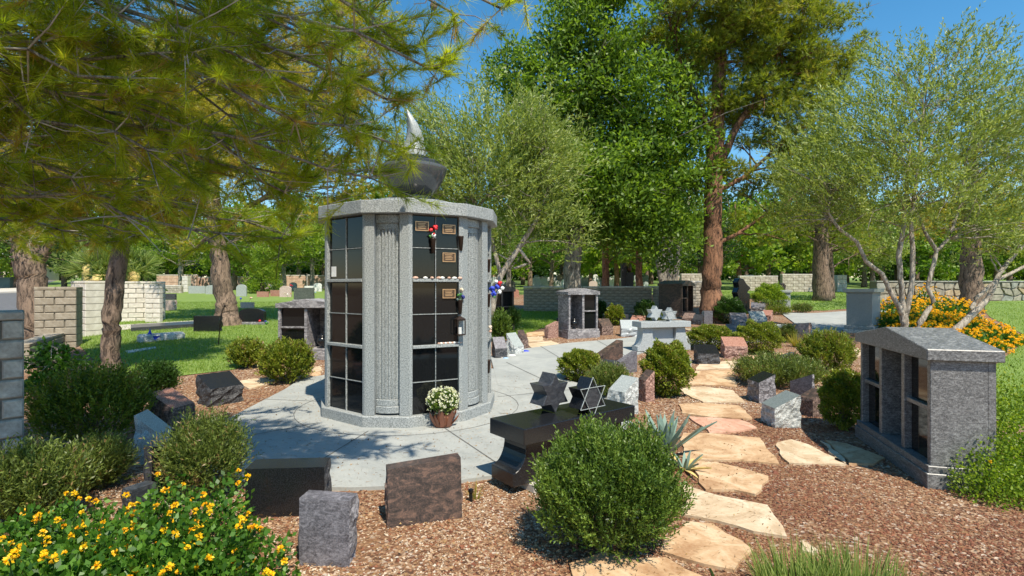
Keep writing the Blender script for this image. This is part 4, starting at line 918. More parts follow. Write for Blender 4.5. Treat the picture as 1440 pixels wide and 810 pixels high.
# ------------------------------------------------------------ shrubs
def shrub(name, label, px0, px1, yt, yb, mat, n=9000, L=.03, W=.012, style='round', group='shrubs in the beds', cat='shrub', dz=.9, cen=None):
    n = int(n*(2.1 if n < 12500 else 1.35)); g_ = G((px0+px1)/2, yb); Y = g_.y; rx = (px1-px0)/2/FPX*Y; ry = rx*dz; Yc = Y+ry*.5; rx = (px1-px0)/2/FPX*Yc*.97
    zt = CAMH-(yt-HY)/FPX*(Yc-.1*ry)-gz(Yc); zt = max(zt, .15); cx = ((px0+px1)/2-CX)/FPX*Yc
    d = unit(rng.normal(size=(n, 3))); d[:, 2] = abs(d[:, 2])*np.where(rng.random(n) < .82, 1, -1)
    if style != 'round': rx = max(.1, rx-.06); ry = max(.1, ry-.06); zt = max(.12, zt-.12)
    lump = 1+.13*np.sin(d[:,0]*7+px0)*np.sin(d[:,1]*6+1)+.10*np.sin(d[:,2]*11+d[:,0]*9)+rng.normal(size=n)*.02
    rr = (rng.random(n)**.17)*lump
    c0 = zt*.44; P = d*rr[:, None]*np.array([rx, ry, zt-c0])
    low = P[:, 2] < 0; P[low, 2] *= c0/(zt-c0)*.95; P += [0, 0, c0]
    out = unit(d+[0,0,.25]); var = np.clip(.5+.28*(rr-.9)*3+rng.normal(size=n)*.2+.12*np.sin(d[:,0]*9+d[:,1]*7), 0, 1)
    t = thing(name, label, cat, (cx, Yc, gz(Yc)), 0, group)
    if style == 'round':
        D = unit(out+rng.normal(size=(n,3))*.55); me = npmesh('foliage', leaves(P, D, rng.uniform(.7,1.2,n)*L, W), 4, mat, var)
    else:     # upright sprigs covered in short narrow leaves
        ns = n//14; P0 = P[:ns]; D0 = unit(out[:ns]*.6+[0,0,.8]+rng.normal(size=(ns,3))*.2)
        ln = rng.uniform(.07,.2,ns)*(1.45 if style == 'tall' else 1)
        k = 14; tt = np.tile(np.linspace(.1, 1, k), ns)[:, None]; Pp = np.repeat(P0, k, 0)+np.repeat(D0*ln[:,None], k, 0)*tt
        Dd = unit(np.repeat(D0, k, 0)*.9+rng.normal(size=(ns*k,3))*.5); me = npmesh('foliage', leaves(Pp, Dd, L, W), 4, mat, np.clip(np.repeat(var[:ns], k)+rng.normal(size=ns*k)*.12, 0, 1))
    link('foliage', me, t)
    st = MB()
    for k in range(14):
        a = random.uniform(0, 6.28); st.tube([(0,0,-.03), (rx*.3*math.cos(a), ry*.3*math.sin(a), zt*.35), (rx*.75*math.cos(a), ry*.75*math.sin(a), zt*random.uniform(.4,.8))], [.012,.008,.003], 4)
    st.obj('stems', M['twig'], t); return t
SH = [
 (752,958,606,794,'lf_green',60000,.024,.009,'spr','big dense green mounded shrub in front of the black bench'),
 (787,843,493,538,'lf_box',7000,.035,.018,'round','round olive green shrub left of the tall brown stone'),
 (826,886,516,562,'lf_rose',7000,.05,.010,'spr','loose light green shrub behind the outlined star'),
 (903,970,484,560,'lf_box',9000,.04,.02,'round','tall rounded shrub left of the first stepping stones'),
 (969,1029,458,494,'lf_box',7000,.042,.02,'round','low round shrub behind the black sloping stone'),
 (1034,1098,454,500,'lf_box',8000,.04,.02,'round','round shrub right of the red granite stone'),
 (1036,1150,510,546,'lf_rose',12000,.05,.012,'tall','long low rosemary shrub around dark stones'),
 (1125,1198,467,532,'lf_box',9000,.06,.012,'spr','bushy green shrub with dry tips beyond the mausoleum'),
 (1157,1216,523,606,'lf_box',9000,.035,.016,'round','dark round shrub tight against the large mausoleum'),
 (1003,1046,420,456,'lf_dark',6000,.05,.024,'round','dark green shrub at the foot of the big pine'),
 (1060,1104,400,438,'lf_lime',5000,.06,.03,'round','yellow green shrub behind the small pillar'),
 (1078,1112,431,443,'lf_box',2500,.05,.015,'spr','low juniper beside the small pillar'),
 (1114,1142,428,441,'lf_rose',2500,.06,.015,'spr','low pale tuft of shrub across the entry path'),
 (1097,1118,458,482,'lf_rose',3000,.05,.012,'spr','small rosemary right of the white planter'),
 (322,372,479,519,'lf_box',7000,.045,.02,'spr','dark green small shrub left of the bright round one'),
 (367,440,481,541,'lf_box',10000,.045,.018,'spr','bright yellow green round shrub before the left mausoleum'),
 (190,247,512,563,'lf_dark',7000,.04,.016,'spr','small dark shrub at the edge of the left lawn'),
 (60,200,528,632,'lf_box',20000,.035,.013,'tall','large dark shrub in shade behind the pale steep stone'),
 (238,338,600,708,'lf_rose',18000,.034,.008,'tall','rosemary bush left of the black block'),
 (-30,108,648,745,'lf_rose',20000,.034,.01,'tall','light green rosemary in the left foreground corner'),
 (112,170,636,690,'lf_rose',9000,.034,.009,'tall','low grey green rosemary between the pale steep stone and the pillar'),
 (692,716,442,482,'lf_green',3000,.06,.02,'tall','upright green plant before the dark brown mausoleum'),
 (714,730,436,468,'lf_dark',2000,.06,.015,'tall','thin dark plant right of the dark brown mausoleum'),
 (838,852,424,448,'lf_dark',2000,.06,.03,'round','small dark shrub right of the small mausoleum'),
 (852,877,430,458,'lf_box',2500,.06,.03,'round','leafy shrub in the low dark planter'),
 (893,922,423,452,'lf_dark',3500,.06,.02,'round','dark shrub behind the yucca before the garden wall'),
 (922,944,440,462,'lf_rose',1500,.06,.015,'spr','small light green plant right of the pale bench stars'),
 (205,232,402,414,'lf_green',1500,.08,.04,'round','low green shrub before the gate pier'),
]
for s in SH: shrub('shrub', s[9], s[0], s[1], s[2], s[3], M[s[4]], s[5], s[6], s[7], s[8])
def lantana(label, boxes, nl, nf, mat, L, r, hgt):
    """boxes: ground spots (x, y, rx, ry, h)"""
    c0 = boxes[0]; t = thing('flowering_shrub', label, 'flowering shrub', (c0[0], c0[1], gz(c0[1])))
    Ps = []; Ds = []; tot = sum(b[2]*b[3] for b in boxes); FP = []
    for x, y, rx, ry, h in boxes:
        n = int(nl*rx*ry/tot); d = unit(rng.normal(size=(n,3))); d[:,2] = abs(d[:,2]); rr = rng.random(n)**.3*(1+.15*np.sin(d[:,0]*8+y*9)*np.sin(d[:,1]*9))
        P = d*rr[:,None]*[rx,ry,h]+[x-c0[0], y-c0[1], gz(y)-gz(c0[1])]; Ps.append(P); Ds.append(unit(d*.5+rng.normal(size=(n,3))*.6+[0,0,.25]))
        n = int(nf*rx*ry/tot); d = unit(rng.normal(size=(n,3))+[0,-.25,.5]); d[:,2] = abs(d[:,2]); FP.append(d*rng.uniform(1.0,1.26,(n,1))*[rx,ry,h]+[x-c0[0], y-c0[1], gz(y)-gz(c0[1])])
    P = np.concatenate(Ps); D = np.concatenate(Ds); n = len(P)
    link('foliage', npmesh('foliage', leaves(P, D, rng.uniform(.6,1.2,n)*L, L*.62), 4, mat, np.clip(rng.normal(size=n)*.22+.5, 0, 1)), t)
    F = np.concatenate(FP); k = 24; q = unit(rng.normal(size=(len(F)*k,3))+[0,0,.6]); FF = np.repeat(F, k, 0)
    o = link('blossoms', npmesh('blossoms', leaves(FF+q*r*.3, unit(np.cross(q, rng.normal(size=q.shape))*.8+q*.5), r*.75*np.repeat(rng.uniform(.55,1.15,len(F)),k), r*.5), 4, M['flower'], np.repeat(rng.random(len(F)), k)*.6+rng.random(len(FF))*.4), t)
    o['kind'] = 'stuff'
    st = MB()
    for p in F[:: max(1, len(F)//120)]: st.tube([(p[0]*.92, p[1]*.92+.02, p[2]*.4), tuple(p)], .003, 4)
    st.obj('stems', M['lf_lant'], t)['kind'] = 'stuff'; return t
def gp(x, y): return G(x, y)
bx = []
for x, y, rx, h in ((40,880,.42,.36),(150,850,.42,.38),(260,840,.4,.40),(345,835,.28,.36),(90,790,.4,.32),(210,785,.3,.34),(300,775,.28,.40),(30,815,.38,.34),(382,860,.15,.22),(325,745,.14,.44),(200,880,.5,.34),(60,910,.5,.34),(240,750,.2,.36)):
    p = gp(x, y); bx.append((p.x, p.y, rx, rx*.8, h))
lantana('sprawling green shrub with yellow clustered flowers in the bottom left corner', bx, 15500, 300, M['lf_lant'], .042, .024, .3)
bx = []
for x, y, rx, h in ((1255,468,.7,.5),(1290,466,.8,.55),(1330,470,.9,.5),(1365,478,.9,.45),(1395,486,.6,.35),(1410,484,.45,.3),(1300,480,.9,.4),(1345,486,.7,.35),(1380,494,.5,.3),(1270,456,.9,.75),(1330,452,1.0,.7),(1300,448,.6,1.0)):
    p = gp(x, y); bx.append((p.x, p.y, rx, rx*.7, h))
lantana('wide bed of bright yellow flowers under the pale multi stem tree', bx, 24000, 2600, M['lf_lant'], .085, .042, .3)
p = G(1440, 712); lantana('green shrub with a few orange flowers cut by the right edge', [(p.x+.12, p.y+.3, .42, .36, .5),(p.x+.26, p.y+.38, .3, .3, .88),(p.x+.3, p.y+.5, .5, .4, .85),(p.x-.08, p.y+.12, .28, .25, .3)], 15000, 8, M['lf_lime'], .028, .015, .3)
# ------------------------------------------------------------ agave, yuccas
def rosette(name, label, loc, leaves_, mat, L, W, cat='agave', elev=(20, 85), dry=0, thick=.012):
    t = thing(name, label, cat, loc); gold = math.pi*(3-5**.5)
    for i in range(leaves_):
        q = i/(leaves_-1); el = R(elev[0]+(elev[1]-elev[0])*q); a = i*gold; l = L*(1.05-.35*q)*random.uniform(.85,1.1)
        dx, dy = math.cos(a), math.sin(a); sx, sy = -dy, dx; vs = []; fs = []; S = 6
        for s in range(S+1):
            u = s/S; r = l*u*math.cos(el)*(1+.1*u); z = l*u*math.sin(el)-.12*l*u*u*math.cos(el); w_ = W*(1-.1*u)*(math.sin(math.pi*min(1, .28+u*.72))**.8)*(1 if s < S else .02)
            c = (dx*(r+.02), dy*(r+.02), z+.01); n_ = Vector((-dx*math.sin(el), -dy*math.sin(el), math.cos(el)))
            vs += [(c[0]+sx*w_, c[1]+sy*w_, c[2]+w_*.35), (c[0]-n_.x*thick, c[1]-n_.y*thick, c[2]-n_.z*thick), (c[0]-sx*w_, c[1]-sy*w_, c[2]+w_*.35)]
        for s in range(S):
            b_ = s*3; fs += [(b_,b_+1,b_+4,b_+3),(b_+1,b_+2,b_+5,b_+4)]
            fs += [(b_+2,b_,b_+3,b_+5)]
        MB().add(vs, fs).obj('leaf', M['agave_dry'] if i < dry else mat, t, smooth=False)
    return t
p = G(944, 650); rosette('agave', 'blue green agave with upright pointed leaves behind the big mounded shrub', (p.x-.03, p.y+.12, 0), 24, M['agave'], .5, .04, elev=(42, 86))
p = G(968, 668); rosette('agave', 'drying yellow tipped agave pup at the edge of the stepping stones', (p.x, p.y+.1, 0), 18, M['agave'], .23, .018, elev=(5, 70), dry=9)
p = G(914, 458); rosette('yucca', 'spiky green yucca before the garden wall', (p.x, p.y+.3, p.z), 40, M['lf_green'], .75, .022, 'yucca', (10, 88))
p = G(1018, 850); rosette('agave', 'single green leaf tip of an agave at the bottom edge', (p.x, p.y, 0), 5, M['lf_green'], .16, .02, elev=(70, 89))
def blades(name, label, loc, n, L, W, mat, spread=.8, rx=.1, cat='ornamental grass', seg=3):
    a = rng.uniform(0, 6.28, n); r0 = rng.random(n)**.5*rx; l = rng.uniform(.6,1.1,n)*L; el = np.pi/2-rng.random(n)*spread
    D = np.stack([np.cos(a)*np.cos(el), np.sin(a)*np.cos(el), np.sin(el)], 1); P = np.stack([np.cos(a)*r0, np.sin(a)*r0, np.zeros(n)], 1)
    o = link(name, npmesh(name, needles(P, D, l, W), 3, mat, rng.random(n)), None, loc); return tag(o, label, cat)
for (x, y, lab) in ((1130,842,'fine bladed green grass clump at the bottom edge, left one'),(1205,838,'fine bladed green grass clump at the bottom edge, right one')):
    p = G(x, y); blades('grass_clump', lab, (p.x, p.y, 0), 420, .25, .011, M['yucca'], .75, .2)
p = G(1117, 500); 
blades('grass_clump', 'dry straw coloured grass tuft left of the bushy shrub', G(1120, 488), 160, .4, .012, M['ndl_gold'], 1.0, .05)
blades('grass_clump', 'small dry grass wisp beside the path light', G(668, 702), 40, .16, .004, M['ndl_gold'], .7, .03)
# ------------------------------------------------------------ trees
def limb(m, a, b, r0, r1, n=6, bend=.12, sides=6):
    a, b = Vector(a), Vector(b); L = (b-a).length; pts = []
    o1 = Vector((random.gauss(0,1),random.gauss(0,1),random.gauss(0,.5)))*L*bend*.5; sag = Vector((0,0,L*bend*.6))
    for i in range(n+1):
        t = i/n; pts.append(a.lerp(b, t)+(o1+sag)*math.sin(t*math.pi)*.5+Vector((random.gauss(0,1),random.gauss(0,1),random.gauss(0,1)))*L*.012*(0 < i < n))
    m.tube(pts, [r0*(1-i/n)+r1*i/n for i in range(n+1)], sides, jit=.08); return pts
def clumps_in(ells, n):
    out = []
    wts = [e[3]*e[4]*e[5] for e in ells]; s = sum(wts)
    for e, w_ in zip(ells, wts):
        for k in range(max(1, int(n*w_/s))):
            d = Vector((random.gauss(0,1),random.gauss(0,1),random.gauss(0,1))).normalized()*random.random()**.38*(random.uniform(1.05,1.35) if random.random() < .15 else 1)
            out.append(Vector((e[0]+d.x*e[3], e[1]+d.y*e[4], e[2]+d.z*e[5])))
    return out
def foliage(cl, per, size, L, W, mat, kind='leaf', up=.3, flat=.7, droop=0):
    Cc = np.array([tuple(c) for c in cl]); n = len(Cc)*per; k = np.repeat(np.arange(len(Cc)), per)
    sz = rng.uniform(.6,1.25,len(Cc))[k]*size
    d = unit(rng.normal(size=(n,3))); off = d*(rng.random(n)**.5*sz)[:,None]*[1,1,flat]; P = Cc[k]+off
    var = np.clip(rng.normal(size=len(Cc))[k]*.13+rng.normal(size=n)*.17+.5, 0, .999)
    if kind == 'leaf':
        D = unit(d*.5+rng.normal(size=(n,3))*.7+[0,0,up]); V = leaves(P, D, rng.uniform(.7,1.2,n)*L, W); return npmesh('crown', V, 4, mat, var)
    if kind == 'spray':
        cc = Cc.mean(0); ks = 12; ns = n//ks; ii = rng.integers(0, len(Cc), ns); o = unit(Cc[ii]-cc)
        P0 = Cc[ii]+rng.normal(size=(ns,3))*size*.55; D0 = unit(o*[.7,.7,.35]+[0,0,.75]+rng.normal(size=(ns,3))*.33); ln = rng.uniform(.5,1.5,ns)*size*1.2
        tt = np.tile(np.linspace(.05,1,ks), ns)[:,None]; Pp = np.repeat(P0,ks,0)+np.repeat(D0*ln[:,None],ks,0)*tt+np.repeat(o,ks,0)*tt**2*[.12,.12,-.05]
        D = unit(np.repeat(D0,ks,0)*.9+rng.normal(size=(ns*ks,3))*.5); m_ = ns*ks
        return npmesh('crown', leaves(Pp, D, rng.uniform(.7,1.2,m_)*L, W), 4, mat, np.clip(np.repeat(rng.normal(size=ns)*.16, ks)+rng.normal(size=m_)*.14+.5, 0, .999))
    q = 9; D0 = unit(d*.8+rng.normal(size=(n,3))*.35+[0,0,up]); P2 = np.repeat(P, q, 0); D = unit(np.repeat(D0, q, 0)+rng.normal(size=(n*q,3))*.42)
    return npmesh('crown', needles(P2, D, rng.uniform(.7,1.15,n*q)*L, W), 3, mat, np.clip(np.repeat(var, q)+rng.normal(size=n*q)*.08, 0, .999))
def tree(name, label, base, trunks, ells, ncl, per, size, L, W, leafm, barkm, kind='leaf', cat='tree', group=None, nlimb=40, limbr=.05, up=.3, droop=0, twigm=None):
    """trunks: list of [(x,y,z,r)...] in world; ells: ellipsoids (x,y,z,rx,ry,rz)"""
    b0 = Vector(base); t = thing(name, label, cat, base, 0, group)
    tm = MB(); tp = []
    for tr in trunks:
        pts = [Vector(p[:3])-b0 for p in tr]; rad = [p[3] for p in tr]
        P2 = []; R2 = []
        for i in range(len(pts)-1):
            for k in range(4):
                u = k/4; P2.append(pts[i].lerp(pts[i+1], u)+Vector((random.gauss(0,1),random.gauss(0,1),0))*rad[i]*.07*(i+k > 0)); R2.append(rad[i]*(1-u)+rad[i+1]*u)
        P2.append(pts[-1]); R2.append(rad[-1]); tm.tube(P2, R2, 12, jit=.06); tp += [(p, r) for p, r in zip(P2, R2)][len(P2)//3:]
    tm.obj('trunk', barkm, t, smooth=True)
    cl = [c-b0 for c in clumps_in(ells, ncl)]
    lm = MB()
    for c in random.sample(cl, min(nlimb, len(cl))):
        cand = [q for q in tp if q[0].z < c.z+.2] or tp; p, r = min(cand, key=lambda q: (q[0]-c).length+random.uniform(0, .8))
        pts = limb(lm, p, c, min(limbr, r*.6), .008)
        for s in range(2):
            e = Vector(pts[-1 if s else -3])+Vector((random.gauss(0,1),random.gauss(0,1),random.gauss(0,.7)))*size*1.2; limb(lm, pts[-3], e, limbr*.3, .004, 3, .1, 4)
    lm.obj('branches', twigm or barkm, t, smooth=True)
    link('crown', foliage(cl, per, size, L, W, leafm, kind, up), t)
    return t
def wp(x, y, Y): return tuple(A(x, y, Y))
def tr(Y, *pts): return [(*wp(x, y, Y+(q[3] if len(q) > 3 else 0)), r/FPX*Y) for q in pts for (x, y, r) in [q[:3]]]
def el(x, y, Y, rx, ry, depth=1.0, dy=0): return (*wp(x, y, Y), rx/FPX*Y, rx/FPX*Y*depth, ry/FPX*Y)
Y = 17.3; b = wp(803, 470, Y); b = (b[0], b[1], gz(Y)-.05)
tree('ash_tree', 'large dense dark green leafy tree in the centre', b, [tr(Y,(803,475,14),(803,440,12.5),(805,380,12),(808,330,12),(815,260,10),(825,180,7),(830,80,4),(832,0,2)), tr(Y,(808,335,8),(785,280,6),(760,200,4),(740,130,2)), tr(Y,(808,320,8),(850,260,6),(890,200,4),(920,140,2))],
 [el(832,70,Y,78,105,.8), el(758,155,Y,70,78,.8), el(890,150,Y,85,95,.8), el(820,260,Y,130,80,.7), el(925,240,Y,75,85,.7), el(725,110,Y,38,45), el(838,0,Y,45,50), el(940,330,Y,45,50,.8), el(875,320,Y,60,40,.8), el(960,180,Y,35,50)], 900, 90, .6, .17, .075, M['lf_ash'], M['bark_grey'], nlimb=70, limbr=.09)
Y = 17.2; b = wp(1000, 452, Y); b = (b[0], b[1], gz(Y)-.05)
tree('pine_tree', 'tall pine with thick reddish trunk standing right of centre', b, [tr(Y,(1000,460,19),(1000,435,15),(1001,400,14),(1003,340,13),(1003,280,12),(1005,220,11.5),(1008,170,10),(1012,90,8),(1020,0,6),(1025,-90,3)), tr(Y,(1004,250,6),(1040,170,5),(1090,110,3.5),(1140,60,2)), tr(Y,(1004,200,5),(975,130,4),(945,60,2.5)), tr(Y,(1002,345,3),(1035,330,2.6),(1080,300,2),(1110,300,1.2)), tr(Y,(1006,270,4),(1045,250,3),(1085,215,2))],
 [el(1030,20,Y,115,80,.8), el(960,70,Y,60,70,.8), el(1120,50,Y,80,75,.8), el(1060,-70,Y,130,60,.8), el(1090,140,Y,95,70,.7), el(985,150,Y,50,45,.7), el(1160,110,Y,50,55,.7), el(1060,235,Y,70,40,.7), el(970,230,Y,25,30), el(1075,310,Y,50,28,.7), el(925,20,Y,30,30), el(1150,200,Y,50,45,.8),el(1190,60,Y,22,25)], 820, 38, .4, .2, .021, M['ndl_pine'], M['bark_red'], 'ndl', nlimb=150, limbr=.06)
Y = 12.3; b = wp(1285, 480, Y); b = (b[0], b[1], gz(Y)-.05)
tree('olive_tree', 'pale multi stem tree with slender leaves rising from the yellow flower bed', b, [
 tr(Y,(1272,485,5.44),(1272,455,5.10),(1271,440,5.10)), tr(Y,(1271,445,4.08),(1255,415,3.06),(1240,385,2.86),(1218,368,2.72),(1205,340,2.38),(1180,322,2.04),(1165,300,1.70),(1168,270,1.02)),
 tr(Y,(1271,445,4.08),(1267,400,3.40),(1264,360,3.40),(1270,320,2.72),(1275,270,2.04),(1280,200,1.36)), tr(Y,(1273,445,4.08),(1283,395,3.26),(1284,350,3.06),(1281,310,2.72),(1290,240,2.04),(1300,150,1.02)),
 tr(Y,(1287,480,4.08),(1293,455,3.74),(1313,424,3.06),(1304,403,2.72),(1312,375,2.72),(1317,353,2.72),(1300,325,2.04),(1292,305,1.70),(1270,260,1.02)), tr(Y,(1317,353,2.38),(1335,335,2.04),(1350,290,1.70),(1360,220,1.02)),
 tr(Y,(1330,485,5.44),(1340,468,5.44),(1367,442,4.42),(1390,420,3.74),(1405,385,3.06),(1425,360,2.72),(1450,335,2.04),(1480,280,1.36)), tr(Y,(1362,446,3.06),(1372,420,2.72),(1400,395,2.38),(1440,375,2.04),(1470,350,1.36))],
 [el(1270,190,Y,110,75,.7), el(1380,170,Y,80,85,.7), el(1180,230,Y,75,65,.7), el(1250,280,Y,120,50,.7), el(1400,290,Y,70,60,.7), el(1140,260,Y,45,45), el(1260,110,Y,50,38), el(1345,90,Y,50,38), el(1420,90,Y,30,42), el(1130,320,Y,28,22), el(1440,220,Y,50,80,.8), el(1370,340,Y,65,30,.8),el(1195,165,Y,40,30)], 900, 66, .31, .11, .026, M['lf_olive'], M['bark_pale'], 'spray', nlimb=150, limbr=.022, up=.5)
Y = 11.2; b = G(692, 440); b = (wp(694, 440, 14)[0], 14, gz(14)-.05); Y = 14
tree('olive_tree', 'feathery light green tree with a leaning pale trunk behind the tower', b, [tr(Y,(690,448,5),(697,400,4.5),(712,375,4),(735,340,3.5),(760,300,3),(775,250,2.5),(770,200,1.5)), tr(Y,(705,390,3),(690,330,2.8),(665,280,2.5),(640,220,1.5)), tr(Y,(730,350,2.5),(745,370,2),(722,378,1.5))],
 [el(700,230,Y,90,75,.7), el(640,200,Y,50,60,.7), el(755,260,Y,60,60,.7), el(650,280,Y,55,50,.7), el(735,190,Y,50,40), el(770,210,Y,35,40), el(680,330,Y,50,40,.7), el(745,310,Y,45,30), el(600,170,Y,30,35), el(670,150,Y,26,30), el(590,250,Y,40,40,.7), el(800,330,Y,24,34), el(725,150,Y,18,26), el(560,210,Y,26,34)], 640, 72, .38, .13, .03, M['lf_olive'], M['bark_pale'], 'spray', nlimb=120, limbr=.022, up=.6)
# pines at the left
Y = 9.2; b = (wp(158, 530, Y)[0], Y, gz(Y)-.05)
tree('pine_tree', 'slender leaning pine with scaly trunk at the left lawn edge', b, [tr(Y,(157,545,13),(155,500,12),(158,450,11.5),(160,410,11.5),(166,370,11),(170,345,10),(172,330,9),(180,280,7),(190,200,5),(200,100,3)), tr(Y,(168,345,4),(150,330,3.5),(120,320,3),(70,322,1.6)), tr(Y,(172,340,4.5),(200,330,4),(225,305,3),(250,290,1.8)), tr(Y,(170,345,3),(145,335,2.6),(120,345,2))],
 [el(150,240,Y,130,75,.8), el(60,280,Y,70,50,.8), el(230,250,Y,80,60,.8), el(180,140,Y,150,80,.9), el(100,330,Y,60,16,.6), el(20,330,Y,40,16,.6), el(220,310,Y,50,20,.6)], 460, 42, .26, .12, .012, M['ndl_gold'], M['bark'], 'ndl', nlimb=120, limbr=.03, twigm=M['twig'])
Y = 16.4; b = (wp(320, 462, Y)[0], Y, gz(Y)-.05)
tree('pine_tree', 'thick trunked pine with ragged bark on the left lawn', b, [tr(Y,(322,466,21),(320,450,17),(316,420,13),(310,380,12),(305,340,11),(300,280,9),(296,200,7),(292,100,4)), tr(Y,(305,345,4),(290,335,3),(275,350,2)), tr(Y,(306,330,5),(350,290,4),(390,270,2)), tr(Y,(303,310,5),(260,280,4),(230,250,2))],
 [el(300,220,Y,90,70,.8), el(390,250,Y,85,55,.8), el(240,260,Y,60,50,.8), el(350,150,Y,120,70,.8), el(450,200,Y,80,80,.8), el(420,310,Y,50,30,.7), el(330,320,Y,60,22,.7), el(250,330,Y,40,15,.7), el(500,260,Y,50,50,.8), el(290,90,Y,100,60,.8),el(470,110,Y,90,60,.8),el(530,50,Y,60,60,.8),el(400,20,Y,120,60,.8),el(520,180,Y,40,60,.8)], 560, 36, .45, .18, .02, M['ndl_gold'], M['bark'], 'ndl', nlimb=170, limbr=.035, twigm=M['twig'])
Y = 13.5; b = (wp(48, 490, Y)[0], Y, gz(Y)-.05)
tree('leafy_tree', 'thick brown trunk with dark leaves beside the road at the left', b, [tr(Y,(50,500,20),(47,440,17),(45,400,17),(43,370,18),(30,320,12),(20,240,8)), tr(Y,(46,380,8),(70,345,6),(95,320,3))],
 [el(40,330,Y,55,28,.8), el(20,230,Y,50,60,.8), el(-20,300,Y,40,60,.8), el(90,350,Y,22,22,.7), el(10,130,Y,50,60,.8)], 110, 60, .38, .1, .05, M['lf_dark'], M['bark'], nlimb=30)
Y = 5.9; b = (wp(95, 560, Y)[0], Y, -.02)
tree('leafy_sapling', 'leafy green sapling with lobed leaves before the shaded pillar', b, [tr(Y,(95,600,3),(92,560,2.5),(85,520,2),(80,490,1)), tr(Y,(95,580,2),(120,540,1.6),(130,515,1))],
 [el(85,525,Y,48,30,.7), el(130,540,Y,32,26,.7), el(60,545,Y,30,34,.7), el(65,498,Y,24,14)], 90, 34, .11, .06, .035, M['lf_lant'], M['bark_pale'], nlimb=24, limbr=.008)
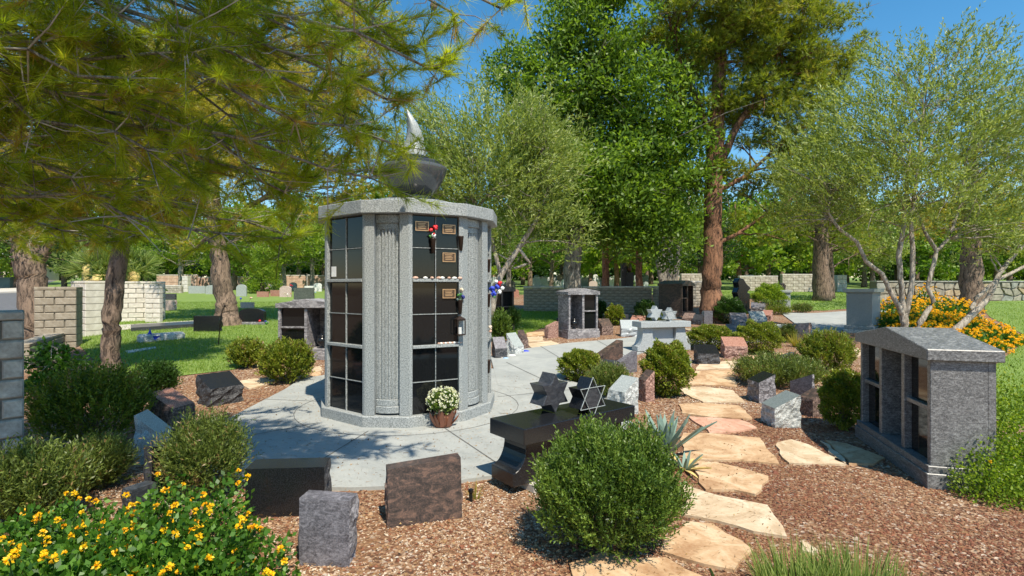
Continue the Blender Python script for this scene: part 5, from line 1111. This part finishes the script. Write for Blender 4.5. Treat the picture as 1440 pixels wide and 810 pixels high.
# foreground pine: branches reach in over the camera from a trunk off to the left
def front_pine():
    base = (-5.6, 2.6, 0); t = thing('pine_tree', 'near pine whose long needled branches hang over the upper left of the view', 'tree', base)
    b0 = Vector(base); tm = MB(); tm.tube([(0,0,-.1),(.02,.0,1),(.1,.05,2.2),(.15,.1,3.4),(.1,.15,4.6),(.15,.2,6),(.1,.2,7.5)], [.27,.21,.19,.17,.13,.09,.04], 14, jit=.06); tm.obj('trunk', M['bark'], t, smooth=True)
    T = [Vector((.12,.06,2.4)), Vector((.15,.1,3.3)), Vector((.12,.14,4.3)), Vector((.14,.18,5.4))]
    br = MB(); tw = MB(); tips = []
    mains = []
    # (picture x, y, depth) of limb ends and the sag in between, seen limbs first
    for (x1,y1,Y1,k,r) in ((560,205,3.5,1,.02),(520,250,3.7,1,.02),(395,335,4.3,0,.03),(705,12,3.3,3,.026),(600,95,3.4,2,.03),(545,140,3.5,2,.02),(560,60,3.5,3,.028),(640,20,3.6,3,.024),(420,200,4.0,1,.03),(330,120,3.5,1,.028),(150,60,3.2,1,.035),(240,260,4.5,0,.03),(330,300,5.2,0,.028),(100,250,3.6,0,.03),(30,200,3.3,0,.03),(300,20,3.8,2,.035),(450,60,3.5,2,.03),(520,20,3.5,3,.028),(380,180,4.1,2,.03),(200,170,3.9,1,.03),(60,120,4.2,1,.03),(440,130,3.4,2,.028),(130,330,5.2,0,.025),(500,170,3.6,2,.028),(400,270,4.1,1,.025),(20,300,4.2,0,.026),(270,210,3.4,1,.025),(90,20,3.8,2,.03),(350,60,3.6,3,.03),(480,90,3.8,3,.03),(180,110,3.0,1,.025),(260,60,3.1,2,.026),(60,60,3.0,1,.026),(400,330,5.4,0,.026),(190,330,5.0,0,.024),(40,340,5.6,0,.024),(150,290,4.2,0,.024),(350,240,4.4,0,.026),(420,250,4.0,1,.026)):
        mains.append((A(x1,y1,Y1)-b0, T[k], r*.7))
    # limbs overhead and out of the frame whose shade falls on the pad and beds
    for (x, y, z) in ((-1.0,2.2,4.4),(-.5,1.9,4.4),(-.2,2.7,4.6),(-1.4,2.7,4.3),(-.9,3.0,4.5),(-.7,2.3,4.3),(-1.1,2.6,4.6),(-1.6,2.1,4.4),(-.4,2.3,4.6),(-1.8,2.8,4.5),(-1.9,3.2,4.5),(-2.4,1.6,4.2),(-2.8,2.6,4.8),(-.2,2.4,4.9),(-3.0,3.8,4.9),(-1.2,3.0,5.2),(-1.7,2.4,5.4)):
        mains.append((Vector((x,y,z))-b0, T[random.choice([2,3])], .035))
    for mi_, (end, st, r) in enumerate(mains):
        over = r > .034
        pts = limb(br, st, end, r, .008, 12, .10, 7)
        for j in range(4, 13):
            for s in range((9 if over and j > 6 else 4) if j < 12 else 5):
                p = Vector(pts[min(j,12)]); d = (Vector(pts[min(j,12)])-Vector(pts[j-1])).normalized()
                dr_ = (d*random.uniform(.3,1)+Vector((random.gauss(0,1),random.gauss(0,1),random.gauss(0,.75)))*.65).normalized(); l = random.uniform(.22,.6)*(1 if j < 12 else .6)
                m_ = p+dr_*l*.5+Vector((0,0,random.uniform(-.03,.05))); e = p+dr_*l+Vector((0,0,random.uniform(.0,.1)))
                (tw if random.random() < .8 else br).tube([p, m_, e], [.0055,.004,.0025], 4)
                ed = (e-m_).normalized()
                if not over and random.random() < .22: continue
                tips.append((e, ed)); 
                if random.random() < .7: tips.append((m_.lerp(e,.5), (ed+Vector((random.gauss(0,1),random.gauss(0,1),random.gauss(0,1)))*.3).normalized()))
                if random.random() < .6: q = m_+Vector((random.gauss(0,1),random.gauss(0,1),random.gauss(0,.7)))*.13; tw.tube([m_, q], [.003,.002], 4); tips.append((q, (q-m_).normalized()))
    br.obj('branches', M['bark_grey'], t, smooth=True); tw.obj('twigs', M['twig_pale'], t)
    P = np.array([tuple(p) for p, d in tips]); D = np.array([tuple(d) for p, d in tips]); n = len(P); k = 84
    print('tufts', n)
    ax_ = rng.random((n, k, 1))**1.3*.2
    P2 = (P[:,None,:]-D[:,None,:]*ax_).reshape(-1,3); D2 = unit((D[:,None,:]*rng.uniform(.25,1.2,(n,k,1))+rng.normal(size=(n,k,3))*.36+[0,0,.1]).reshape(-1,3))
    hue = np.where(rng.random(n) < .1, 1.2, np.clip(rng.beta(2.2,2.2,n), 0, 1))
    var = np.clip(np.repeat(hue, k)*.8+rng.normal(size=n*k)*.1, 0, .999)
    link('needles', npmesh('needles', needles(P2, D2, rng.uniform(.08,.15,n*k), .0042), 3, M['ndl_near'], var), t)
    c = MB()
    for x, y, Y_ in ((512,14,4.6),(478,18,4.4),(610,8,4.8)):
        q = A(x, y, Y_)-b0; c.ball(q, .035, 0, 8, 6, (1,1,1.3))
    c.obj('cones', M['bark'], t)
front_pine()
# ------------------------------------------------------------ trees beyond
def proto_tree(i, kind, mat, bark, h, rw):
    e = [(0,0,h*.62,rw,rw,h*.36),(rw*.5,0,h*.5,rw*.6,rw*.6,h*.25),(-rw*.5,.2,h*.55,rw*.6,rw*.6,h*.25)]
    return e
specs = [ # x, Y, height, crown half width, material, bark, trunk base radius, kind
 (120,44,9,4.5,'lf_lime','bark',.22,'leaf'),(205,50,9,5,'lf_lime','bark',.22,'leaf'),(255,40,7,3.6,'lf_lime','bark_grey',.18,'leaf'),(350,48,8,4.2,'lf_lime','bark_grey',.2,'leaf'),(400,38,7,3.0,'lf_lime','bark_grey',.14,'leaf'),(440,40,8,3.2,'lf_lime','bark_grey',.16,'leaf'),
 (500,46,9,4.5,'lf_dark','bark',.2,'leaf'),(560,42,10,4.5,'lf_ash','bark',.2,'leaf'),(650,46,8,4,'lf_lime','bark',.2,'leaf'),(715,34,8,3,'lf_ash','bark_grey',.15,'leaf'),(745,48,8,4,'lf_lime','bark',.2,'leaf'),(775,40,7.5,3.2,'lf_ash','bark',.15,'leaf'),
 (852,30,9,2.6,'ndl_pine','bark_red',.2,'ndl'),(899,28,9,2.6,'ndl_pine','bark_red',.17,'ndl'),(935,30,8,3.0,'lf_ash','bark_grey',.16,'leaf'),(830,50,8,4,'lf_lime','bark',.2,'leaf'),(880,52,9,5,'lf_lime','bark',.2,'leaf'),(960,48,8,4,'lf_lime','bark',.2,'leaf'),
 (985,36,6.5,2.8,'lf_dark','bark',.2,'leaf'),(1040,42,8,3.6,'lf_lime','bark_red',.2,'leaf'),(1080,46,9,4.4,'lf_ash','bark',.2,'leaf'),(1120,52,9,5,'lf_dark','bark',.2,'leaf'),(1155,27,9,2.8,'ndl_pine','bark',.38,'ndl'),(1168,29,8,2.8,'ndl_pine','bark',.2,'ndl'),
 (1215,48,8,4,'lf_lime','bark',.2,'leaf'),(1228,36,6.5,2.5,'lf_olive','bark',.15,'leaf'),(1262,54,9,5,'lf_dark','bark',.2,'leaf'),(1310,44,7,4,'lf_ash','bark',.2,'leaf'),(1366,20.5,8,3.2,'ndl_gold','bark',.36,'ndl'),(1400,46,7,4,'lf_lime','bark',.2,'leaf'),(1450,46,9,5,'lf_lime','bark',.2,'leaf'),
 (60,60,11,6,'lf_dark','bark',.25,'leaf'),(-20,52,10,5.5,'lf_lime','bark',.25,'leaf'),(-90,40,9,5,'lf_ash','bark',.25,'leaf'),(300,60,10,6,'lf_dark','bark',.25,'leaf'),(590,30,11.5,2.6,'ndl_pine','bark',.3,'ndl'),(560,62,12,6,'lf_dark','bark',.25,'leaf'),(690,64,11,6,'lf_dark','bark',.25,'leaf'),(790,66,11,6,'lf_dark','bark',.25,'leaf'),(910,66,11,6,'lf_dark','bark',.25,'leaf'),(1010,64,11,6,'lf_dark','bark',.25,'leaf'),(1350,62,10,6,'lf_dark','bark',.25,'leaf'),(1190,66,11,6,'lf_dark','bark',.25,'leaf'),(420,64,11,6,'lf_dark','bark',.25,'leaf'),(180,66,11,6,'lf_dark','bark',.25,'leaf'),(1480,60,10,6,'lf_dark','bark',.25,'leaf'),(150,42,8,4,'lf_dark','bark',.2,'leaf'),(235,54,9,4.5,'lf_dark','bark',.2,'leaf'),(330,42,8,3.6,'lf_ash','bark',.18,'leaf'),(455,52,10,5,'lf_lime','bark',.2,'leaf'),(620,52,10,5,'lf_ash','bark',.2,'leaf'),(735,56,10,5,'lf_dark','bark',.2,'leaf'),(805,58,10,5,'lf_dark','bark',.2,'leaf'),(868,44,8,3.6,'lf_lime','bark_red',.18,'leaf'),(915,58,10,5,'lf_ash','bark',.2,'leaf'),(1050,58,11,5.5,'lf_dark','bark',.22,'leaf'),(1100,60,11,5.5,'lf_ash','bark',.22,'leaf'),(1140,44,8,3.8,'lf_lime','bark',.2,'leaf'),(1240,60,11,5.5,'lf_lime','bark',.22,'leaf'),(1290,50,9,4.5,'lf_dark','bark',.22,'leaf'),(1420,56,10,5,'lf_dark','bark',.22,'leaf'),(20,44,8,4,'lf_lime','bark',.2,'leaf'),(90,46,8,4,'lf_dark','bark',.2,'leaf'),(1530,48,9,5,'lf_lime','bark',.25,'leaf'),
]
LAB = {(852,30):'narrow reddish trunk tree left of the twin trunks behind the garden wall',(899,28):'thin reddish trunk tree with dry hanging twigs behind the garden wall',(1155,27):'dark thick trunked pine on the far right lawn',(1168,29):'thinner leaning pine just right of the dark thick trunk',(1366,20.5):'pine trunk rising behind the pale multi stem tree at right',(590,30):'slim conifer top rising above the bowl of the tower',(400,38):'slender young tree beside the distant headstones',(1228,36):'small thin trunked tree left of the fieldstone wall',(985,36):'dark leafy tree with forked trunk left of the big pine'}
protos = {}
for i, (x, Yd, h, rw, lm_, bk, r0, kd) in enumerate(specs):
    key = (lm_, bk, kd, i % 2 if Yd > 40 else i); p = at(x, 0, Yd); big = Yd > 40
    ms = {'lf_dark':'dark green','lf_lime':'bright yellow green','lf_ash':'mid green','ndl_pine':'olive green','ndl_gold':'golden green','lf_olive':'grey green'}[lm_]
    wh = 'beyond the left lawn and street' if x < 470 else 'behind the garden wall' if x < 1000 else 'beyond the far right walls'
    ds = 'tall far' if Yd > 57 else 'distant' if Yd > 45 else 'nearer'
    lab = LAB.get((x, Yd), f'{ds} {ms} leafy tree {wh}' if kd == 'leaf' else f'{ms} pine {wh}'); grp = 'trees beyond the walls'
    if big and key in protos:
        src, h0, rw0 = protos[key]; c = src.copy(); C.objects.link(c); c['label'] = lab
        for ch in list(src.children): d = ch.copy(); C.objects.link(d); d.parent = c
        c.location = p; c.scale = (rw/rw0, rw/rw0, h/h0); c.rotation_euler = (0, 0, i*1.3); continue
    X_, Y_, Z_ = p
    lean = random.uniform(-.4,.4); trk = [(X_,Y_,Z_-.1,r0*1.25),(X_+lean*.2,Y_,Z_+h*.2,r0),(X_+lean*.5,Y_,Z_+h*.45,r0*.75),(X_+lean,Y_,Z_+h*.85,r0*.2)]
    lowz = .60 if kd == 'leaf' else .64
    if big: X_, Y_ = p[0], p[1]
    ells = [(X_,Y_,Z_+h*lowz,rw*.8,rw*.8,h*.36),(X_+rw*.5,Y_+.3,Z_+h*.5,rw*.55,rw*.55,h*.2),(X_-rw*.5,Y_,Z_+h*.55,rw*.55,rw*.55,h*.22),(X_+rw*.2,Y_-.5,Z_+h*.4,rw*.5,rw*.5,h*.12)]
    if big: ells += [(X_+rw*.5,Y_,Z_+h*.3,rw*.6,rw*.5,h*.13),(X_-rw*.4,Y_+.4,Z_+h*.27,rw*.6,rw*.5,h*.12)]
    if big: nc_, per, L_, W_ = 90, 50, .36, .24
    else: nc_, per, L_, W_ = 110, 50, .22, .1
    if kd == 'ndl': per, L_, W_ = (16, .26, .03)
    t = tree('pine_tree' if kd == 'ndl' else 'leafy_tree', lab, tuple(p), [trk], ells, nc_, per, .75 if big else .6, L_, W_, M[lm_], M[bk], kd, group=grp, nlimb=16 if big else 34, limbr=.06)
    if big: protos[key] = (t, h, rw)
# multi stem tree behind the garden wall
Y = 27; b = (wp(932, 420, Y)[0], Y, gz(Y)-.05)
tree('multi_stem_tree', 'tree with four slim spreading grey trunks behind the garden wall', b, [tr(Y,(936,425,5),(930,390,4.5),(924,350,4),(918,300,3)), tr(Y,(938,425,4),(934,380,3.5),(932,330,3)), tr(Y,(940,425,5),(941,390,4.5),(942,350,4),(944,300,3)), tr(Y,(943,425,5),(949,390,4.5),(955,350,4),(966,300,3))],
 [el(920,300,Y,45,30), el(960,310,Y,40,30), el(940,270,Y,60,35)], 110, 60, .5, .2, .08, M['lf_ash'], M['bark_grey'], nlimb=40)
# young conifer and palms at the left
Y = 36; b = (wp(368, 410, Y)[0], Y, gz(Y)-.05)
tree('young_conifer', 'young cone shaped yellow green conifer on the far left lawn', b, [tr(Y,(368,415,2.5),(369,380,2),(370,340,1))],
 [el(368,398,Y,24,16), el(370,375,Y,20,16), el(371,355,Y,14,14), el(372,338,Y,8,12)], 130, 60, .38, .16, .06, M['lf_lime'], M['bark'], nlimb=10)
def palm(label, x, yb, Yd, h, fr, r):
    p = at(x, 0, Yd); t = thing('palm_tree', label, 'palm', p)
    MB().lathe([(r*1.1,-.1),(r,h*.2),(r*1.15,h*.3),(r*.9,h*.5),(r*1.2,h*.8),(r*.8,h)], 12).obj('trunk', M['agave_dry'], t)
    V = []; var = []
    n = 34
    for k in range(n):
        a = random.uniform(0,6.28); e0 = random.uniform(-.2,1.3); d = np.array([math.cos(a)*math.cos(e0), math.sin(a)*math.cos(e0), math.sin(e0)])
        P = np.repeat(np.array([[0,0,h]])+d*fr*.5, 26, 0); D = unit(d+rng.normal(size=(26,3))*.45); V.append(needles(P, D, fr*.55, .05)); V.append(needles(np.array([[0,0,h]]), d[None], fr*.55, .06)); var += list(rng.random(27))
    link('fronds', npmesh('fronds', np.concatenate(V), 3, M['lf_green'] if r < .2 else M['yucca'], var), t)
palm('squat palm with golden trunk behind the pale block wall', 143, 392, 27, 1.35, 1.7, .42)
palm('palm with bright drooping fronds left of the squat golden trunk', 122, 392, 29, 1.9, 1.6, .2)
palm('palm fronds right of the slender leaning pine', 188, 392, 28, 1.5, 1.5, .25)
palm('slim distant palm beside the distant headstones left of the tower', 399, 400, 42, 3.2, 1.3, .16)
# far left street: low rock bed and small house front
t = thing('low_house', 'low tan house front far up the street at the left edge', 'house', at(-10, 0, 75))
MB().box(-5,6,-2,4,-.3,2.3).obj('wall', M['cream'], t); MB().prism_y([(-5.6,2.3),(6.6,2.3),(.5,3.9)], -2.5, 4.5).obj('roof', M['pinkwall'], t); MB().box(1,3.4,-2.05,-1.95,.4,1.8).obj('window', M['niche'], t)
sheetp = px((-60,402),(28,394),(45,396),(24,404),(-60,408))
shrub('shrub', 'small yellow shrub by the kerb across the road', 8, 34, 384, 402, M['lf_lime'], 1500, .12, .07)
shrub('shrub', 'tan dry shrub right of the utility cabinet', 24, 34, 380, 401, M['ndl_gold'], 1000, .12, .07)

# tall hedge bushes closing the view under the far trees
hb = None
for i in range(40):
    x = -120+i*42+random.uniform(-12,12); Yd = random.uniform(72, 84); p = at(x, 0, Yd)
    if hb is None or i in (1, 2):
        cl = clumps_in([(0,0,1.2,3.2,1.6,1.5),(1.2,0,2.6,2.0,1.4,1.3),(-1.4,0,2.2,1.8,1.4,1.2)], 70)
        t = thing('hedge_bush', 'tall dark hedge bush closing the view under the far trees', 'bush', p, 0, 'far hedge under the trees')
        link('foliage', foliage(cl, 40, .8, .4, .3, M['lf_lime' if i == 2 else 'lf_dark'], 'leaf'), t); tm = MB(); tm.tube([(0,0,-.1),(0,0,2)], .1, 6); tm.obj('trunk', M['bark'], t)
        hb = (hb or [])+[t]
    else:
        src = random.choice(hb); c = src.copy(); C.objects.link(c); c.location = p; c.rotation_euler = (0,0,random.choice([0,3.14])+random.uniform(-.3,.3)); sc_ = random.uniform(.9,1.3); c.scale = (sc_,sc_,sc_)
        for ch in list(src.children): d = ch.copy(); C.objects.link(d); d.parent = c

# fallen needles and leaf litter lying on the paving and the gravel
def litter(name, n, x0, x1, y0, y1, L, W, mat, label):
    X = rng.uniform(x0, x1, n); Y = y0*(y1/y0)**rng.random(n); a = rng.uniform(0, 6.28, n)
    onp = inpoly(np.stack([X, Y], 1), pad) | inpoly(np.stack([X, Y], 1), path_poly)
    P = np.stack([X, Y, GZ(Y)+np.where(onp, .037, .024)], 1); D = unit(np.stack([np.cos(a), np.sin(a), rng.uniform(0, .12, n)], 1))
    tag(link(name, npmesh(name, needles(P, D, rng.uniform(.5,1.1,n)*L, W), 3, mat, rng.random(n))), label, 'litter', kind='stuff')
M['litter'] = leafmat('dry needles', [(.12,.06,.02), (.25,.14,.05), (.4,.26,.11)], 0)
litter('needle_litter', 9000, -3.8, 3.4, 2.4, 9, .05, .003, M['litter'], 'dry brown pine needles lying on the paving and gravel')
litter('leaf_litter', 1300, -3.8, 2.5, 2.6, 9, .022, .014, M['litter'], 'small dry leaves lying on the paving and gravel')
